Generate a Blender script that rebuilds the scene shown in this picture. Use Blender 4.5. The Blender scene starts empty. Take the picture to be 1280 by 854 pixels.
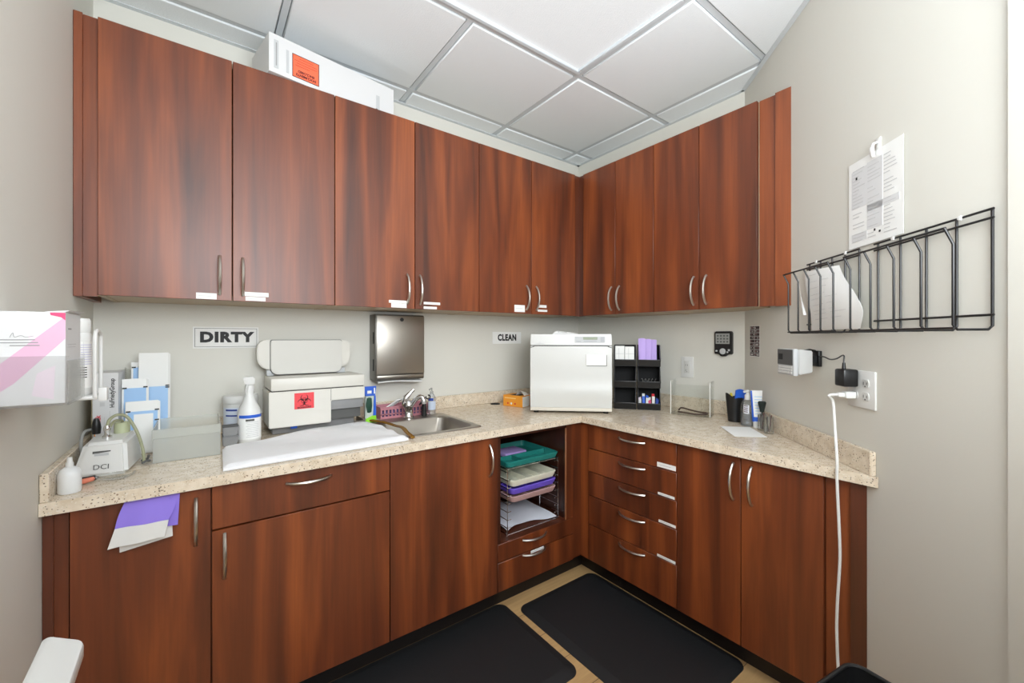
import bpy, bmesh, math, random
from mathutils import Vector, Matrix
random.seed(7)
R = math.radians
scene = bpy.context.scene
C = scene.collection

# ------------------------------------------------------------------ camera
cam_d = bpy.data.cameras.new('camera'); cam = bpy.data.objects.new('camera', cam_d); C.objects.link(cam)
cam.location = (0, 0, 1.272)
cam.rotation_euler = (R(90), 0, R(52.88 - 90))
cam_d.sensor_fit = 'HORIZONTAL'; cam_d.sensor_width = 36.0; cam_d.lens = 36.0 * 520.0 / 1280.0
cam_d.shift_x = (640 - 644.3) / 1280.0; cam_d.shift_y = (422.1 - 427) / 1280.0
cam_d.clip_start = 0.02
scene.camera = cam

# ------------------------------------------------------------------ world, exposure
w = bpy.data.worlds.new('world'); scene.world = w; w.use_nodes = True
bg = w.node_tree.nodes['Background']
# the rest of the building: bright upper walls and ceilings, dim floors
_g = w.node_tree.nodes.new('ShaderNodeTexCoord'); _s = w.node_tree.nodes.new('ShaderNodeSeparateXYZ'); _r = w.node_tree.nodes.new('ShaderNodeValToRGB')
w.node_tree.links.new(_g.outputs['Generated'], _s.inputs[0]); w.node_tree.links.new(_s.outputs[2], _r.inputs[0]); w.node_tree.links.new(_r.outputs[0], bg.inputs[0])
_r.color_ramp.elements[0].position = 0.0; _r.color_ramp.elements[0].color = (.16, .15, .14, 1)
_r.color_ramp.elements[1].position = 0.35; _r.color_ramp.elements[1].color = (.93, .965, 1, 1)
bg.inputs[1].default_value = 1.0
LIGHT_STRENGTH = 0.33; REAR_STRENGTH = 7.0
# soft fill light added behind the camera, aimed up to brighten ceiling and walls
la = bpy.data.lights.new('bounce_fill', 'AREA'); la.shape = 'DISK'; la.size = 1.4; la.energy = FILL_POWER = 50; la.color = (.90, .955, 1)
lo = bpy.data.objects.new('bounce_fill', la); C.objects.link(lo); lo.location = (0.32, -.5, 1.75)
lo.rotation_euler = (Vector((1.05, .75, 3.0)) - Vector(lo.location)).to_track_quat('-Z', 'Y').to_euler()
vs = scene.view_settings
vs.view_transform = 'Standard'; vs.look = 'None'; vs.gamma = 1.0; vs.use_curve_mapping = False; vs.exposure = 0.5
try:
    scene.cycles.use_denoising = True
    scene.cycles.max_bounces = 8; scene.cycles.diffuse_bounces = 5; scene.cycles.transparent_max_bounces = 24
    scene.cycles.sample_clamp_indirect = 6
except Exception:
    pass

# ------------------------------------------------------------------ materials
def lin(c):
    return tuple(((x / 255) / 12.92 if x / 255 <= 0.04045 else ((x / 255 + 0.055) / 1.055) ** 2.4) for x in c) + (1,)

def pm(name, col, rough=0.5, metal=0.0, spec=0.5, coat=0.0, trans=0.0, emit=None, es=0.0, bump=None):
    m = bpy.data.materials.new(name); m.use_nodes = True
    nt = m.node_tree; b = nt.nodes['Principled BSDF']
    b.inputs['Base Color'].default_value = lin(col); b.inputs['Roughness'].default_value = rough
    b.inputs['Metallic'].default_value = metal; b.inputs['Specular IOR Level'].default_value = spec
    b.inputs['Coat Weight'].default_value = coat; b.inputs['Transmission Weight'].default_value = trans
    if emit: b.inputs['Emission Color'].default_value = lin(emit); b.inputs['Emission Strength'].default_value = es
    # fine procedural variation so that no surface is perfectly uniform
    g = nt.nodes.new('ShaderNodeNewGeometry'); n = nt.nodes.new('ShaderNodeTexNoise')
    n.inputs['Scale'].default_value = bump[0] if bump else 60; n.inputs['Detail'].default_value = 3
    nt.links.new(g.outputs['Position'], n.inputs['Vector'])
    bp = nt.nodes.new('ShaderNodeBump'); bp.inputs['Strength'].default_value = bump[1] if bump else 0.02
    bp.inputs['Distance'].default_value = bump[2] if bump else 0.001
    nt.links.new(n.outputs['Fac'], bp.inputs['Height']); nt.links.new(bp.outputs['Normal'], b.inputs['Normal'])
    return m

def nodes(name):
    m = bpy.data.materials.new(name); m.use_nodes = True
    return m, m.node_tree, m.node_tree.nodes['Principled BSDF']

def wood(name, dark, mid, light, rough=0.32):
    m, nt, b = nodes(name); N = nt.nodes.new; L = nt.links.new
    g = N('ShaderNodeNewGeometry'); s = N('ShaderNodeSeparateXYZ'); L(g.outputs['Position'], s.inputs[0])
    a = N('ShaderNodeMath'); a.operation = 'ADD'; L(s.outputs[0], a.inputs[0]); L(s.outputs[1], a.inputs[1])
    oi = N('ShaderNodeObjectInfo'); rm = N('ShaderNodeMath'); rm.operation = 'MULTIPLY'; rm.inputs[1].default_value = 37
    L(oi.outputs['Random'], rm.inputs[0])
    a2 = N('ShaderNodeMath'); a2.operation = 'ADD'; L(a.outputs[0], a2.inputs[0]); L(rm.outputs[0], a2.inputs[1])
    def vec(su, sz):
        m1 = N('ShaderNodeMath'); m1.operation = 'MULTIPLY'; m1.inputs[1].default_value = su; L(a2.outputs[0], m1.inputs[0])
        m2 = N('ShaderNodeMath'); m2.operation = 'MULTIPLY'; m2.inputs[1].default_value = sz; L(s.outputs[2], m2.inputs[0])
        c = N('ShaderNodeCombineXYZ'); L(m1.outputs[0], c.inputs[0]); L(m2.outputs[0], c.inputs[2]); return c
    n1 = N('ShaderNodeTexNoise'); n1.inputs['Scale'].default_value = 1; n1.inputs['Detail'].default_value = 3.5
    n1.inputs['Distortion'].default_value = 0.5; L(vec(10.5, .8).outputs[0], n1.inputs['Vector'])
    n2 = N('ShaderNodeTexNoise'); n2.inputs['Scale'].default_value = 1; n2.inputs['Detail'].default_value = 4
    L(vec(140, 4.0).outputs[0], n2.inputs['Vector'])
    r = N('ShaderNodeValToRGB'); e = r.color_ramp.elements
    e[0].position = 0.30; e[0].color = lin(dark); e[1].position = 0.72; e[1].color = lin(light)
    x = e.new(0.5); x.color = lin(mid); L(n1.outputs['Fac'], r.inputs[0])
    mx = N('ShaderNodeMix'); mx.data_type = 'RGBA'; mx.blend_type = 'MULTIPLY'; mx.inputs[0].default_value = 0.28
    r2 = N('ShaderNodeValToRGB'); r2.color_ramp.elements[0].position = .35; r2.color_ramp.elements[0].color = (.55, .5, .48, 1)
    r2.color_ramp.elements[1].position = .6; r2.color_ramp.elements[1].color = (1, 1, 1, 1)
    L(n2.outputs['Fac'], r2.inputs[0]); L(r.outputs[0], mx.inputs[6]); L(r2.outputs[0], mx.inputs[7])
    L(mx.outputs[2], b.inputs['Base Color']); b.inputs['Roughness'].default_value = rough
    b.inputs['Specular IOR Level'].default_value = 0.5
    b.inputs['Coat Weight'].default_value = .3; b.inputs['Coat Roughness'].default_value = .3
    return m

def stone(name):
    m, nt, b = nodes(name); N = nt.nodes.new; L = nt.links.new
    g = N('ShaderNodeNewGeometry')
    base = N('ShaderNodeTexNoise'); base.inputs['Scale'].default_value = 40; base.inputs['Detail'].default_value = 4
    L(g.outputs['Position'], base.inputs['Vector'])
    r = N('ShaderNodeValToRGB'); r.color_ramp.elements[0].position = .3; r.color_ramp.elements[0].color = lin((206, 189, 165))
    r.color_ramp.elements[1].position = .7; r.color_ramp.elements[1].color = lin((228, 215, 195)); L(base.outputs['Fac'], r.inputs[0])
    prev = r.outputs[0]
    for sc, th, col in ((130, .10, (88, 74, 62)), (95, .075, (122, 92, 66)), (170, .13, (226, 218, 204))):
        v = N('ShaderNodeTexVoronoi'); v.inputs['Scale'].default_value = sc; v.inputs['Randomness'].default_value = 1
        n = N('ShaderNodeTexNoise'); n.inputs['Scale'].default_value = sc * .37; n.inputs['Detail'].default_value = 2
        L(g.outputs['Position'], v.inputs['Vector']); L(g.outputs['Position'], n.inputs['Vector'])
        sub = N('ShaderNodeMath'); sub.operation = 'MULTIPLY_ADD'; sub.inputs[1].default_value = 0.9; sub.inputs[2].default_value = -0.22
        L(n.outputs['Fac'], sub.inputs[0])
        lt = N('ShaderNodeMath'); lt.operation = 'LESS_THAN'; L(v.outputs['Distance'], lt.inputs[0])
        ml = N('ShaderNodeMath'); ml.operation = 'MULTIPLY'; ml.inputs[1].default_value = th * 8; L(sub.outputs[0], ml.inputs[0])
        L(ml.outputs[0], lt.inputs[1])
        f = N('ShaderNodeMath'); f.operation = 'MULTIPLY'; f.inputs[1].default_value = .75; L(lt.outputs[0], f.inputs[0])
        mx = N('ShaderNodeMix'); mx.data_type = 'RGBA'; L(f.outputs[0], mx.inputs[0]); L(prev, mx.inputs[6]); mx.inputs[7].default_value = lin(col)
        prev = mx.outputs[2]
    L(prev, b.inputs['Base Color']); b.inputs['Roughness'].default_value = .22
    return m

def thin_clear(name, tint=(245, 248, 248), haze=0.0, hazecol=(235, 236, 232), rough=0.05, gloss=0.08):
    m = bpy.data.materials.new(name); m.use_nodes = True; nt = m.node_tree; nt.nodes.clear(); N = nt.nodes.new; L = nt.links.new
    o = N('ShaderNodeOutputMaterial'); t = N('ShaderNodeBsdfTransparent'); t.inputs[0].default_value = lin(tint)
    d = N('ShaderNodeBsdfDiffuse'); d.inputs[0].default_value = lin(hazecol)
    tl = N('ShaderNodeBsdfTranslucent'); tl.inputs[0].default_value = lin(hazecol)
    md = N('ShaderNodeMixShader'); md.inputs[0].default_value = .5; L(d.outputs[0], md.inputs[1]); L(tl.outputs[0], md.inputs[2])
    g = N('ShaderNodeBsdfGlossy'); g.inputs[1].default_value = rough
    m1 = N('ShaderNodeMixShader'); m1.inputs[0].default_value = haze; L(t.outputs[0], m1.inputs[1]); L(md.outputs[0], m1.inputs[2])
    lw = N('ShaderNodeLayerWeight'); lw.inputs[0].default_value = .25
    a = N('ShaderNodeMath'); a.operation = 'MULTIPLY_ADD'; a.inputs[1].default_value = .5; a.inputs[2].default_value = gloss * .4; L(lw.outputs[0], a.inputs[0])
    m2 = N('ShaderNodeMixShader'); L(a.outputs[0], m2.inputs[0]); L(m1.outputs[0], m2.inputs[1]); L(g.outputs[0], m2.inputs[2])
    L(m2.outputs[0], o.inputs[0])
    return m

WOOD = wood('cherry_laminate', (74, 33, 14), (112, 53, 23), (150, 77, 34), .44)
WOODE = wood('cherry_edge', (70, 36, 22), (92, 46, 28), (110, 58, 36))
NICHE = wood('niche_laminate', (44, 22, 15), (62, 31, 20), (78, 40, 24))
TAN = pm('tan_melamine', (176, 156, 128), .5)
STONE = stone('speckled_quartz')
WALL = pm('greige_paint', (216, 214, 205), .62, bump=(140, .06, .002))
CEIL = pm('ceiling_tile_white', (234, 239, 242), .8, bump=(160, .25, .003))
TBAR = pm('ceiling_bar_white', (206, 212, 216), .5)
METAL = pm('brushed_nickel', (205, 200, 192), .3, 1.0)
STEEL = pm('stainless_steel', (172, 166, 157), .36, 1.0)
STEELD = pm('stainless_dark', (120, 117, 112), .4, 1.0)
CHROME = pm('chrome', (225, 225, 225), .08, 1.0)
WHITE = pm('white_plastic', (220, 220, 217), .35)
WHITE2 = pm('appliance_white', (206, 206, 202), .3)
OFFW = pm('offwhite_appliance', (216, 213, 204), .4)
GREYP = pm('grey_plastic', (138, 138, 138), .5)
DGREY = pm('dark_grey_plastic', (84, 84, 82), .5)
LGREY = pm('light_grey', (188, 190, 191), .5)
SEAM = pm('seam_dark', (62, 60, 56), .7)
BLACK = pm('black_plastic', (22, 22, 23), .35)
BLACKM = pm('black_matte', (16, 16, 17), .75)
RUBBER = pm('black_rubber_mat', (27, 28, 30), .55, bump=(260, .25, .002))
TOE = pm('toe_kick_black', (26, 20, 17), .5)
PAPER = pm('paper_white', (236, 236, 233), .8)
INK = pm('ink_grey', (150, 150, 150), .8)
INKL = pm('ink_light', (198, 198, 198), .8)
INKB = pm('ink_black', (24, 24, 24), .6)
TOWEL = pm('terry_white', (246, 246, 247), .95, bump=(420, .9, .004))
PURPLE = pm('purple_cloth', (140, 118, 216), .7)
LILAC = pm('lilac_paper', (190, 165, 228), .7)
TEAL = pm('teal_plastic', (38, 128, 120), .35)
PURPT = pm('violet_plastic', (112, 88, 205), .35)
MAUVE = pm('mauve_plastic', (188, 152, 148), .4)
CREAM = pm('cream_plastic', (228, 224, 204), .4)
PINKB = pm('pink_basket', (186, 124, 134), .5)
BLUE = pm('blue_print', (36, 92, 200), .4)
BLUEF = pm('pouch_blue_film', (158, 194, 232), .35)
BLUED = pm('dark_blue', (30, 64, 150), .5)
LIME = pm('lime', (140, 214, 40), .5)
DGREEN = pm('dark_green', (24, 66, 50), .7)
ORANGE = pm('orange_card', (232, 152, 44), .6)
ORANGER = pm('orange_red_label', (240, 106, 70), .6)
REDL = pm('red_label', (228, 72, 78), .6)
MAROON = pm('maroon_ink', (74, 20, 24), .6)
RED = pm('red_ink', (206, 38, 50), .6)
PINK = pm('pink_stripe', (214, 172, 196), .5)
PALEP = pm('pale_pink', (226, 210, 220), .5)
MAGENTA = pm('magenta_print', (208, 70, 116), .5)
BOXW = pm('box_white', (212, 212, 212), .45)
CARD = pm('cardboard_cream', (222, 206, 170), .8)
BOXBK = pm('box_board_grey', (206, 206, 206), .7)
HOSE = pm('hose_sage', (150, 152, 122), .5)
BROWN = pm('brown_strap', (74, 56, 46), .6)
YELLOW = pm('yellow', (220, 200, 60), .5)
AMBER = thin_clear('amber_rubber', (190, 140, 30), .55, (196, 148, 40), .2)
CLEAR = thin_clear('clear_acrylic', (252, 253, 252), .02)
CLEAR2 = thin_clear('clear_holder', (252, 252, 252), .06, (240, 240, 240), gloss=.12)
MILKY = thin_clear('milky_plastic', (250, 251, 249), .34, (248, 249, 245), .25)
MILKW = pm('milky_white_bottle', (222, 224, 224), .4)
LCD = pm('lcd_green', (122, 132, 104), .3)
LCDG = pm('lcd_grey', (150, 152, 148), .3)
CORALP = pm('coral', (222, 130, 104), .6)

def floor_mat():
    m, nt, b = nodes('light_wood_plank'); N = nt.nodes.new; L = nt.links.new
    g = N('ShaderNodeNewGeometry'); mp = N('ShaderNodeMapping'); L(g.outputs['Position'], mp.inputs[0])
    br = N('ShaderNodeTexBrick'); br.inputs['Scale'].default_value = 1; br.inputs['Brick Width'].default_value = 1.2
    br.inputs['Row Height'].default_value = .15; br.inputs['Mortar Size'].default_value = .0015
    br.inputs['Color1'].default_value = lin((205, 168, 118)); br.inputs['Color2'].default_value = lin((190, 152, 104)); br.inputs['Mortar'].default_value = lin((120, 92, 62))
    L(mp.outputs[0], br.inputs[0])
    mp2 = N('ShaderNodeMapping'); mp2.inputs['Scale'].default_value = (4, 60, 1); L(g.outputs['Position'], mp2.inputs[0])
    n = N('ShaderNodeTexNoise'); n.inputs['Scale'].default_value = 1; n.inputs['Detail'].default_value = 5; L(mp2.outputs[0], n.inputs[0])
    r = N('ShaderNodeValToRGB'); r.color_ramp.elements[0].position = .3; r.color_ramp.elements[0].color = (.72, .68, .62, 1); r.color_ramp.elements[1].position = .65
    L(n.outputs['Fac'], r.inputs[0])
    mx = N('ShaderNodeMix'); mx.data_type = 'RGBA'; mx.blend_type = 'MULTIPLY'; mx.inputs[0].default_value = .6
    L(br.outputs[0], mx.inputs[6]); L(r.outputs[0], mx.inputs[7]); L(mx.outputs[2], b.inputs['Base Color']); b.inputs['Roughness'].default_value = .4
    return m
FLOOR = floor_mat()

def diffuser_mat(strength):
    m, nt, b = nodes('prismatic_diffuser'); N = nt.nodes.new; L = nt.links.new
    b.inputs['Base Color'].default_value = lin((170, 170, 170)); b.inputs['Roughness'].default_value = .35
    b.inputs['Emission Color'].default_value = (.95, .98, 1, 1); b.inputs['Emission Strength'].default_value = strength
    g = N('ShaderNodeNewGeometry'); v = N('ShaderNodeTexVoronoi'); v.inputs['Scale'].default_value = 180; L(g.outputs['Position'], v.inputs['Vector'])
    bp = N('ShaderNodeBump'); bp.inputs['Strength'].default_value = .4; bp.inputs['Distance'].default_value = .002
    L(v.outputs['Distance'], bp.inputs['Height']); L(bp.outputs['Normal'], b.inputs['Normal'])
    return m

# ------------------------------------------------------------------ mesh helpers
class MB:
    """collects shapes in one bmesh; build() links them as one object"""
    def __init__(s): s.bm = bmesh.new(); s.mi = 0
    def mat(s, i): s.mi = i; return s
    def _add(s, t, M=None, smooth=False):
        if M is not None: bmesh.ops.transform(t, matrix=M, verts=t.verts)
        mp = {}
        for v in t.verts: mp[v] = s.bm.verts.new(v.co)
        for f in t.faces:
            try: nf = s.bm.faces.new([mp[v] for v in f.verts])
            except ValueError: continue
            nf.material_index = s.mi; nf.smooth = smooth or f.smooth
        t.free(); return s
    def box(s, x0, x1, y0, y1, z0, z1, bev=0, seg=2, M=None):
        t = bmesh.new(); bmesh.ops.create_cube(t, size=1)
        for v in t.verts:
            v.co = Vector(((x0 + x1) / 2 + v.co.x * (x1 - x0), (y0 + y1) / 2 + v.co.y * (y1 - y0), (z0 + z1) / 2 + v.co.z * (z1 - z0)))
        if bev: bmesh.ops.bevel(t, geom=list(t.edges), offset=bev, segments=seg, affect='EDGES', profile=.5)
        return s._add(t, M)
    def hexa(s, bot, top, bev=0, M=None):
        """eight corners: bottom four then top four, same winding"""
        t = bmesh.new(); b = [t.verts.new(p) for p in bot]; u = [t.verts.new(p) for p in top]
        t.faces.new(b[::-1]); t.faces.new(u)
        n = len(b)
        for i in range(n): t.faces.new([b[i], b[(i + 1) % n], u[(i + 1) % n], u[i]])
        bmesh.ops.recalc_face_normals(t, faces=t.faces)
        if bev: bmesh.ops.bevel(t, geom=list(t.edges), offset=bev, segments=2, affect='EDGES')
        return s._add(t, M)
    def prism(s, poly, lo, hi, axis='z', bev=0, M=None):
        """extrude a 2D outline along an axis"""
        def p3(a, b, c): return {'z': (a, b, c), 'y': (a, c, b), 'x': (c, a, b)}[axis]
        return s.hexa([p3(a, b, lo) for a, b in poly], [p3(a, b, hi) for a, b in poly], bev, M)
    def lathe(s, prof, c=(0, 0, 0), n=24, M=None, sx=1, sy=1):
        t = bmesh.new(); rings = []
        for r, z in prof:
            if r < 1e-6: rings.append([t.verts.new((c[0], c[1], c[2] + z))])
            else: rings.append([t.verts.new((c[0] + sx * r * math.cos(2 * math.pi * k / n), c[1] + sy * r * math.sin(2 * math.pi * k / n), c[2] + z)) for k in range(n)])
        for a, b in zip(rings, rings[1:]):
            for k in range(n):
                k2 = (k + 1) % n
                q = [a[k % len(a)], a[k2 % len(a)], b[k2 % len(b)], b[k % len(b)]]
                u = []
                for v in q:
                    if v not in u: u.append(v)
                if len(u) > 2: f = t.faces.new(u); f.smooth = True
        for rg in (rings[0], rings[-1]):
            if len(rg) > 2: t.faces.new(rg)
        bmesh.ops.recalc_face_normals(t, faces=t.faces)
        return s._add(t, M)
    def tube(s, pts, r, n=8, closed=False, M=None, flat=1.0):
        """flat < 1 squashes the section along its second axis"""
        t = bmesh.new(); P = [Vector(p) for p in pts]; rings = []; k = len(P); up = None
        for i, p in enumerate(P):
            a = P[(i - 1) % k] if (closed or i) else p; b = P[(i + 1) % k] if (closed or i < k - 1) else p
            d = (b - a).normalized()
            if up is None:
                up = Vector((0, 0, 1)) if abs(d.z) < .9 else Vector((1, 0, 0))
            u = (up - d * up.dot(d)).normalized(); up = u; v = d.cross(u)
            rr = r[i] if isinstance(r, (list, tuple)) else r
            rings.append([t.verts.new(p + rr * (math.cos(2 * math.pi * j / n) * v + flat * math.sin(2 * math.pi * j / n) * u)) for j in range(n)])
        pr = list(zip(rings, rings[1:])) + ([(rings[-1], rings[0])] if closed else [])
        for a, b in pr:
            for j in range(n):
                f = t.faces.new([a[j], a[(j + 1) % n], b[(j + 1) % n], b[j]]); f.smooth = True
        if not closed: t.faces.new(rings[0][::-1]); t.faces.new(rings[-1])
        bmesh.ops.recalc_face_normals(t, faces=t.faces)
        return s._add(t, M)
    def sheet(s, fn, nu, nv, th=0.0, M=None):
        """a surface fn(u,v) given thickness by shifting along its normals"""
        t = bmesh.new(); g = [[t.verts.new(fn(i / nu, j / nv)) for j in range(nv + 1)] for i in range(nu + 1)]
        for i in range(nu):
            for j in range(nv): t.faces.new([g[i][j], g[i + 1][j], g[i + 1][j + 1], g[i][j + 1]])
        if th:
            t.normal_update(); fs = list(t.faces)
            r = bmesh.ops.solidify(t, geom=fs, thickness=th)
        for f in t.faces: f.smooth = True
        bmesh.ops.recalc_face_normals(t, faces=t.faces)
        return s._add(t, M)
    def build(s, name, mats, T, parent=None, label=None):
        me = bpy.data.meshes.new(name)
        if T is not None: bmesh.ops.translate(s.bm, verts=s.bm.verts, vec=-Vector(T.off))
        s.bm.to_mesh(me); s.bm.free()
        me.set_sharp_from_angle(angle=R(42))
        for m in (mats if isinstance(mats, (list, tuple)) else [mats]): me.materials.append(m)
        o = bpy.data.objects.new(name, me); C.objects.link(o)
        p = parent if parent is not None else (T.e if T is not None else None)
        if p is not None: o.parent = p
        if label: o['label'] = label
        return o

def smooth(pts, n=6):
    P_ = [Vector(p) for p in pts]; o = []
    for i in range(len(P_) - 1):
        p0, p1, p2, p3 = P_[max(i - 1, 0)], P_[i], P_[i + 1], P_[min(i + 2, len(P_) - 1)]
        for k in range(n):
            t = k / n
            o.append(.5 * ((2 * p1) + (-p0 + p2) * t + (2 * p0 - 5 * p1 + 4 * p2 - p3) * t * t + (-p0 + 3 * p1 - 3 * p2 + p3) * t ** 3))
    o.append(P_[-1]); return o
class Thing:
    pass
WF = ((0, 0, 0), 0.0)                        # world frame
FB = ((2.261, 0, 0), R(-90))                 # wall B: local x = -world y, local -y points into the room
ANG = R(45.58); RP = (2.261, 1.007)
FR = ((RP[0], RP[1], 0), ANG - math.pi)      # right wall: local x runs towards the camera, local -y into the room
def thing(name, label, cat, off, frame=WF, group=None):
    T = Thing(); T.off = off
    (ox, oy, oz), rz = frame
    c, s_ = math.cos(rz), math.sin(rz)
    e = bpy.data.objects.new(name, None); C.objects.link(e)
    e.location = (ox + c * off[0] - s_ * off[1], oy + s_ * off[0] + c * off[1], oz + off[2]); e.rotation_euler = (0, 0, rz)
    e.empty_display_size = .05
    e['label'] = label; e['category'] = cat
    if group: e['group'] = group
    T.e = e; return T
def single(mb, name, mats, label, cat, off, frame=WF, group=None):
    """a thing that is one mesh"""
    T = Thing(); T.off = off; T.e = None
    o = mb.build(name, mats, T)
    (ox, oy, oz), rz = frame; c, s_ = math.cos(rz), math.sin(rz)
    o.location = (ox + c * off[0] - s_ * off[1], oy + s_ * off[0] + c * off[1], oz + off[2]); o.rotation_euler = (0, 0, rz)
    o['label'] = label; o['category'] = cat
    if group: o['group'] = group
    return o
def structure(mb, name, mats, parent=None):
    o = mb.build(name, mats, None, parent)
    o['kind'] = 'structure'
    return o
O0 = (0, 0, 0)
def at(x, y, z, deg): return ((x, y, z), R(deg))

def text_mesh(txt, size, bold=0.0, wide=1.0, space=1.0):
    cu = bpy.data.curves.new('t', 'FONT'); cu.body = txt; cu.size = size; cu.align_x = 'CENTER'; cu.align_y = 'CENTER'
    cu.extrude = 0.0004; cu.space_character = space; cu.offset = bold; cu.resolution_u = 3
    o = bpy.data.objects.new('t', cu); C.objects.link(o)
    dg = bpy.context.evaluated_depsgraph_get(); dg.update()
    me = bpy.data.meshes.new_from_object(o.evaluated_get(dg))
    bpy.data.objects.remove(o); bpy.data.curves.remove(cu)
    for v in me.vertices: v.co.x *= wide
    return me
def text(mb, txt, size, M, bold=0.0, wide=1.0, space=1.0):
    me = text_mesh(txt, size, bold, wide, space); t = bmesh.new(); t.from_mesh(me); bpy.data.meshes.remove(me)
    return mb._add(t, M)
# text lies in XY facing +Z; this stands it up to face -Y at (x,y,z)
def face_front(x, y, z, roll=0): return Matrix.Translation((x, y, z)) @ Matrix.Rotation(R(90), 4, 'X') @ Matrix.Rotation(R(roll), 4, 'Z')

# ================================================================== SETTING
ZC = 2.563; P = .6096; GX, GY = 1.4847, 1.4494
XL = -.322; YA = 2.206; XB = 2.261
def rpt(s, off=0):   # point on the right wall
    return (RP[0] - s * math.cos(ANG) - off * math.sin(ANG), RP[1] - s * math.sin(ANG) + off * math.cos(ANG))
b = MB().box(-1.6, 3.2, -1.3, 2.6, -.05, 0); structure(b, 'floor', FLOOR)
b = MB().box(XL - .1, XB + .1, YA, YA + .1, 0, ZC + .06); structure(b, 'wall_back', WALL)
b = MB().box(XL - .1, XL, -.7, YA, 0, ZC + .06); structure(b, 'wall_left', WALL)
b = MB().box(XB, XB + .1, RP[1] - .04, YA, 0, ZC + .06); structure(b, 'wall_east', WALL)
q = [rpt(0), rpt(1.32), rpt(1.32, -.1), rpt(-.04, -.1)]
b = MB().prism(q, 0, ZC + .06); structure(b, 'wall_right', WALL)
q = [rpt(1.32, .012), rpt(1.42, .012), rpt(1.42, -.1), rpt(1.321, -.1)]
b = MB().prism(q, 0, 2.15, bev=.002); structure(b, 'trim_1', WALL)
q = [rpt(1.32, 0), rpt(1.9, 0), rpt(1.9, -.1), rpt(1.32, -.1)]
b = MB().prism(q, 2.15, ZC + .06); structure(b, 'wall_header', WALL)
# a suspended ceiling of square lay-in tiles
b = MB().box(-1.6, 3.2, -1.3, 2.6, ZC + .02, ZC + .06); ceil = structure(b, 'ceiling', CEIL)
b = MB()
LIGHTS = {(-2, -1), (-1, -1), (-2, -4), (-1, -4)}
for i in range(-4, 2):
    for j in range(-4, 2):
        if (i, j) in LIGHTS: continue
        x0, x1, y0, y1 = GX + i * P + .016, GX + (i + 1) * P - .016, GY + j * P + .016, GY + (j + 1) * P - .016
        x0, x1, y0, y1 = max(x0, XL), min(x1, XB), y0, min(y1, YA)
        if x1 - x0 < .03 or y1 - y0 < .03: continue
        b.box(x0, x1, y0, y1, ZC - .006, ZC + .019, bev=.004, seg=1)
t = structure(b, 'ceiling_panels', CEIL, ceil)
b = MB()
for i in range(-3, 3):
    if not XL < GX + i * P < XB: continue
    for y0, y1 in (((-1.2, GY - 4 * P), (GY - 3 * P, GY - P), (GY, YA)) if i == -1 else ((-1.2, YA),)):
        if y1 - y0 > .02: b.box(GX + i * P - .012, GX + i * P + .012, y0, y1, ZC, ZC + .019)
for j in range(-4, 2): b.box(XL, XB, GY + j * P - .012, GY + j * P + .012, ZC - .0005, ZC + .018) if GY + j * P < YA else None
b.box(XL, XB, YA - .022, YA, ZC - .008, ZC - .005); b.box(XB - .022, XB, RP[1], YA, ZC - .008, ZC - .005); b.box(XL, XL + .022, -1.2, YA, ZC - .008, ZC - .005)
b.prism([rpt(0), rpt(1.9), rpt(1.9, .022), rpt(0, .022)], ZC - .008, ZC - .005)
structure(b, 'ceiling_grid', TBAR, ceil)

def troffer(i, j, label, strength):
    x0, x1, y0, y1 = GX + i * P + .014, GX + (i + 2) * P - .014, GY + j * P + .014, GY + (j + 1) * P - .014
    T = thing('ceiling_light', label, 'light', ((x0 + x1) / 2, (y0 + y1) / 2, ZC), group=None)
    f = MB(); wd = .02
    for q in ((x0, x1, y0, y0 + wd), (x0, x1, y1 - wd, y1), (x0, x0 + wd, y0 + wd, y1 - wd), (x1 - wd, x1, y0 + wd, y1 - wd)):
        f.box(q[0], q[1], q[2], q[3], ZC - .012, ZC + .018, bev=.003, seg=1)
    f.build('frame', TBAR, T)
    MB().box(x0 + wd, x1 - wd, y0 + wd, y1 - wd, ZC + .002, ZC + .012).build('diffuser', diffuser_mat(strength), T)
troffer(-2, -1, 'bright fluorescent ceiling panel at the top edge above the corner of the cabinets', LIGHT_STRENGTH)
troffer(-2, -4, 'unseen fluorescent ceiling panel added behind the camera as fill light', REAR_STRENGTH)  # added out of view; its strong emission fills the room from behind

# ================================================================== CABINETS
def bow_pull(xa, za, xb, zb, yf, T, parent, rise=.030, r=.0055):
    pts = []
    for k in range(13):
        t = -1 + 2 * k / 12
        pts.append((xa + (xb - xa) * k / 12, yf - .002 - rise * (1 - t * t) ** .8, za + (zb - za) * k / 12))
    m = MB().tube(pts, r, 8, flat=1.0)
    return m.build('handle', METAL, T, parent)
def sticker(xa, xb, za, zb, yf, T, parent):
    m = MB().mat(0).box(xa, xb, yf - .0012, yf, za, zb).mat(1).box(xa + .1 * (xb - xa), xb - .25 * (xb - xa), yf - .0015, yf - .0011, (za + zb) / 2 - .001, (za + zb) / 2 + .001)
    return m.build('label_sticker', [PAPER, INKL], T, parent)
def front(name, xa, xb, za, zb, yf, T, th=.019):
    g = .0016
    return MB().box(xa + g, xb - g, yf, yf + th, za + g, zb - g, bev=.0012, seg=1).build(name, WOOD, T)

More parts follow.
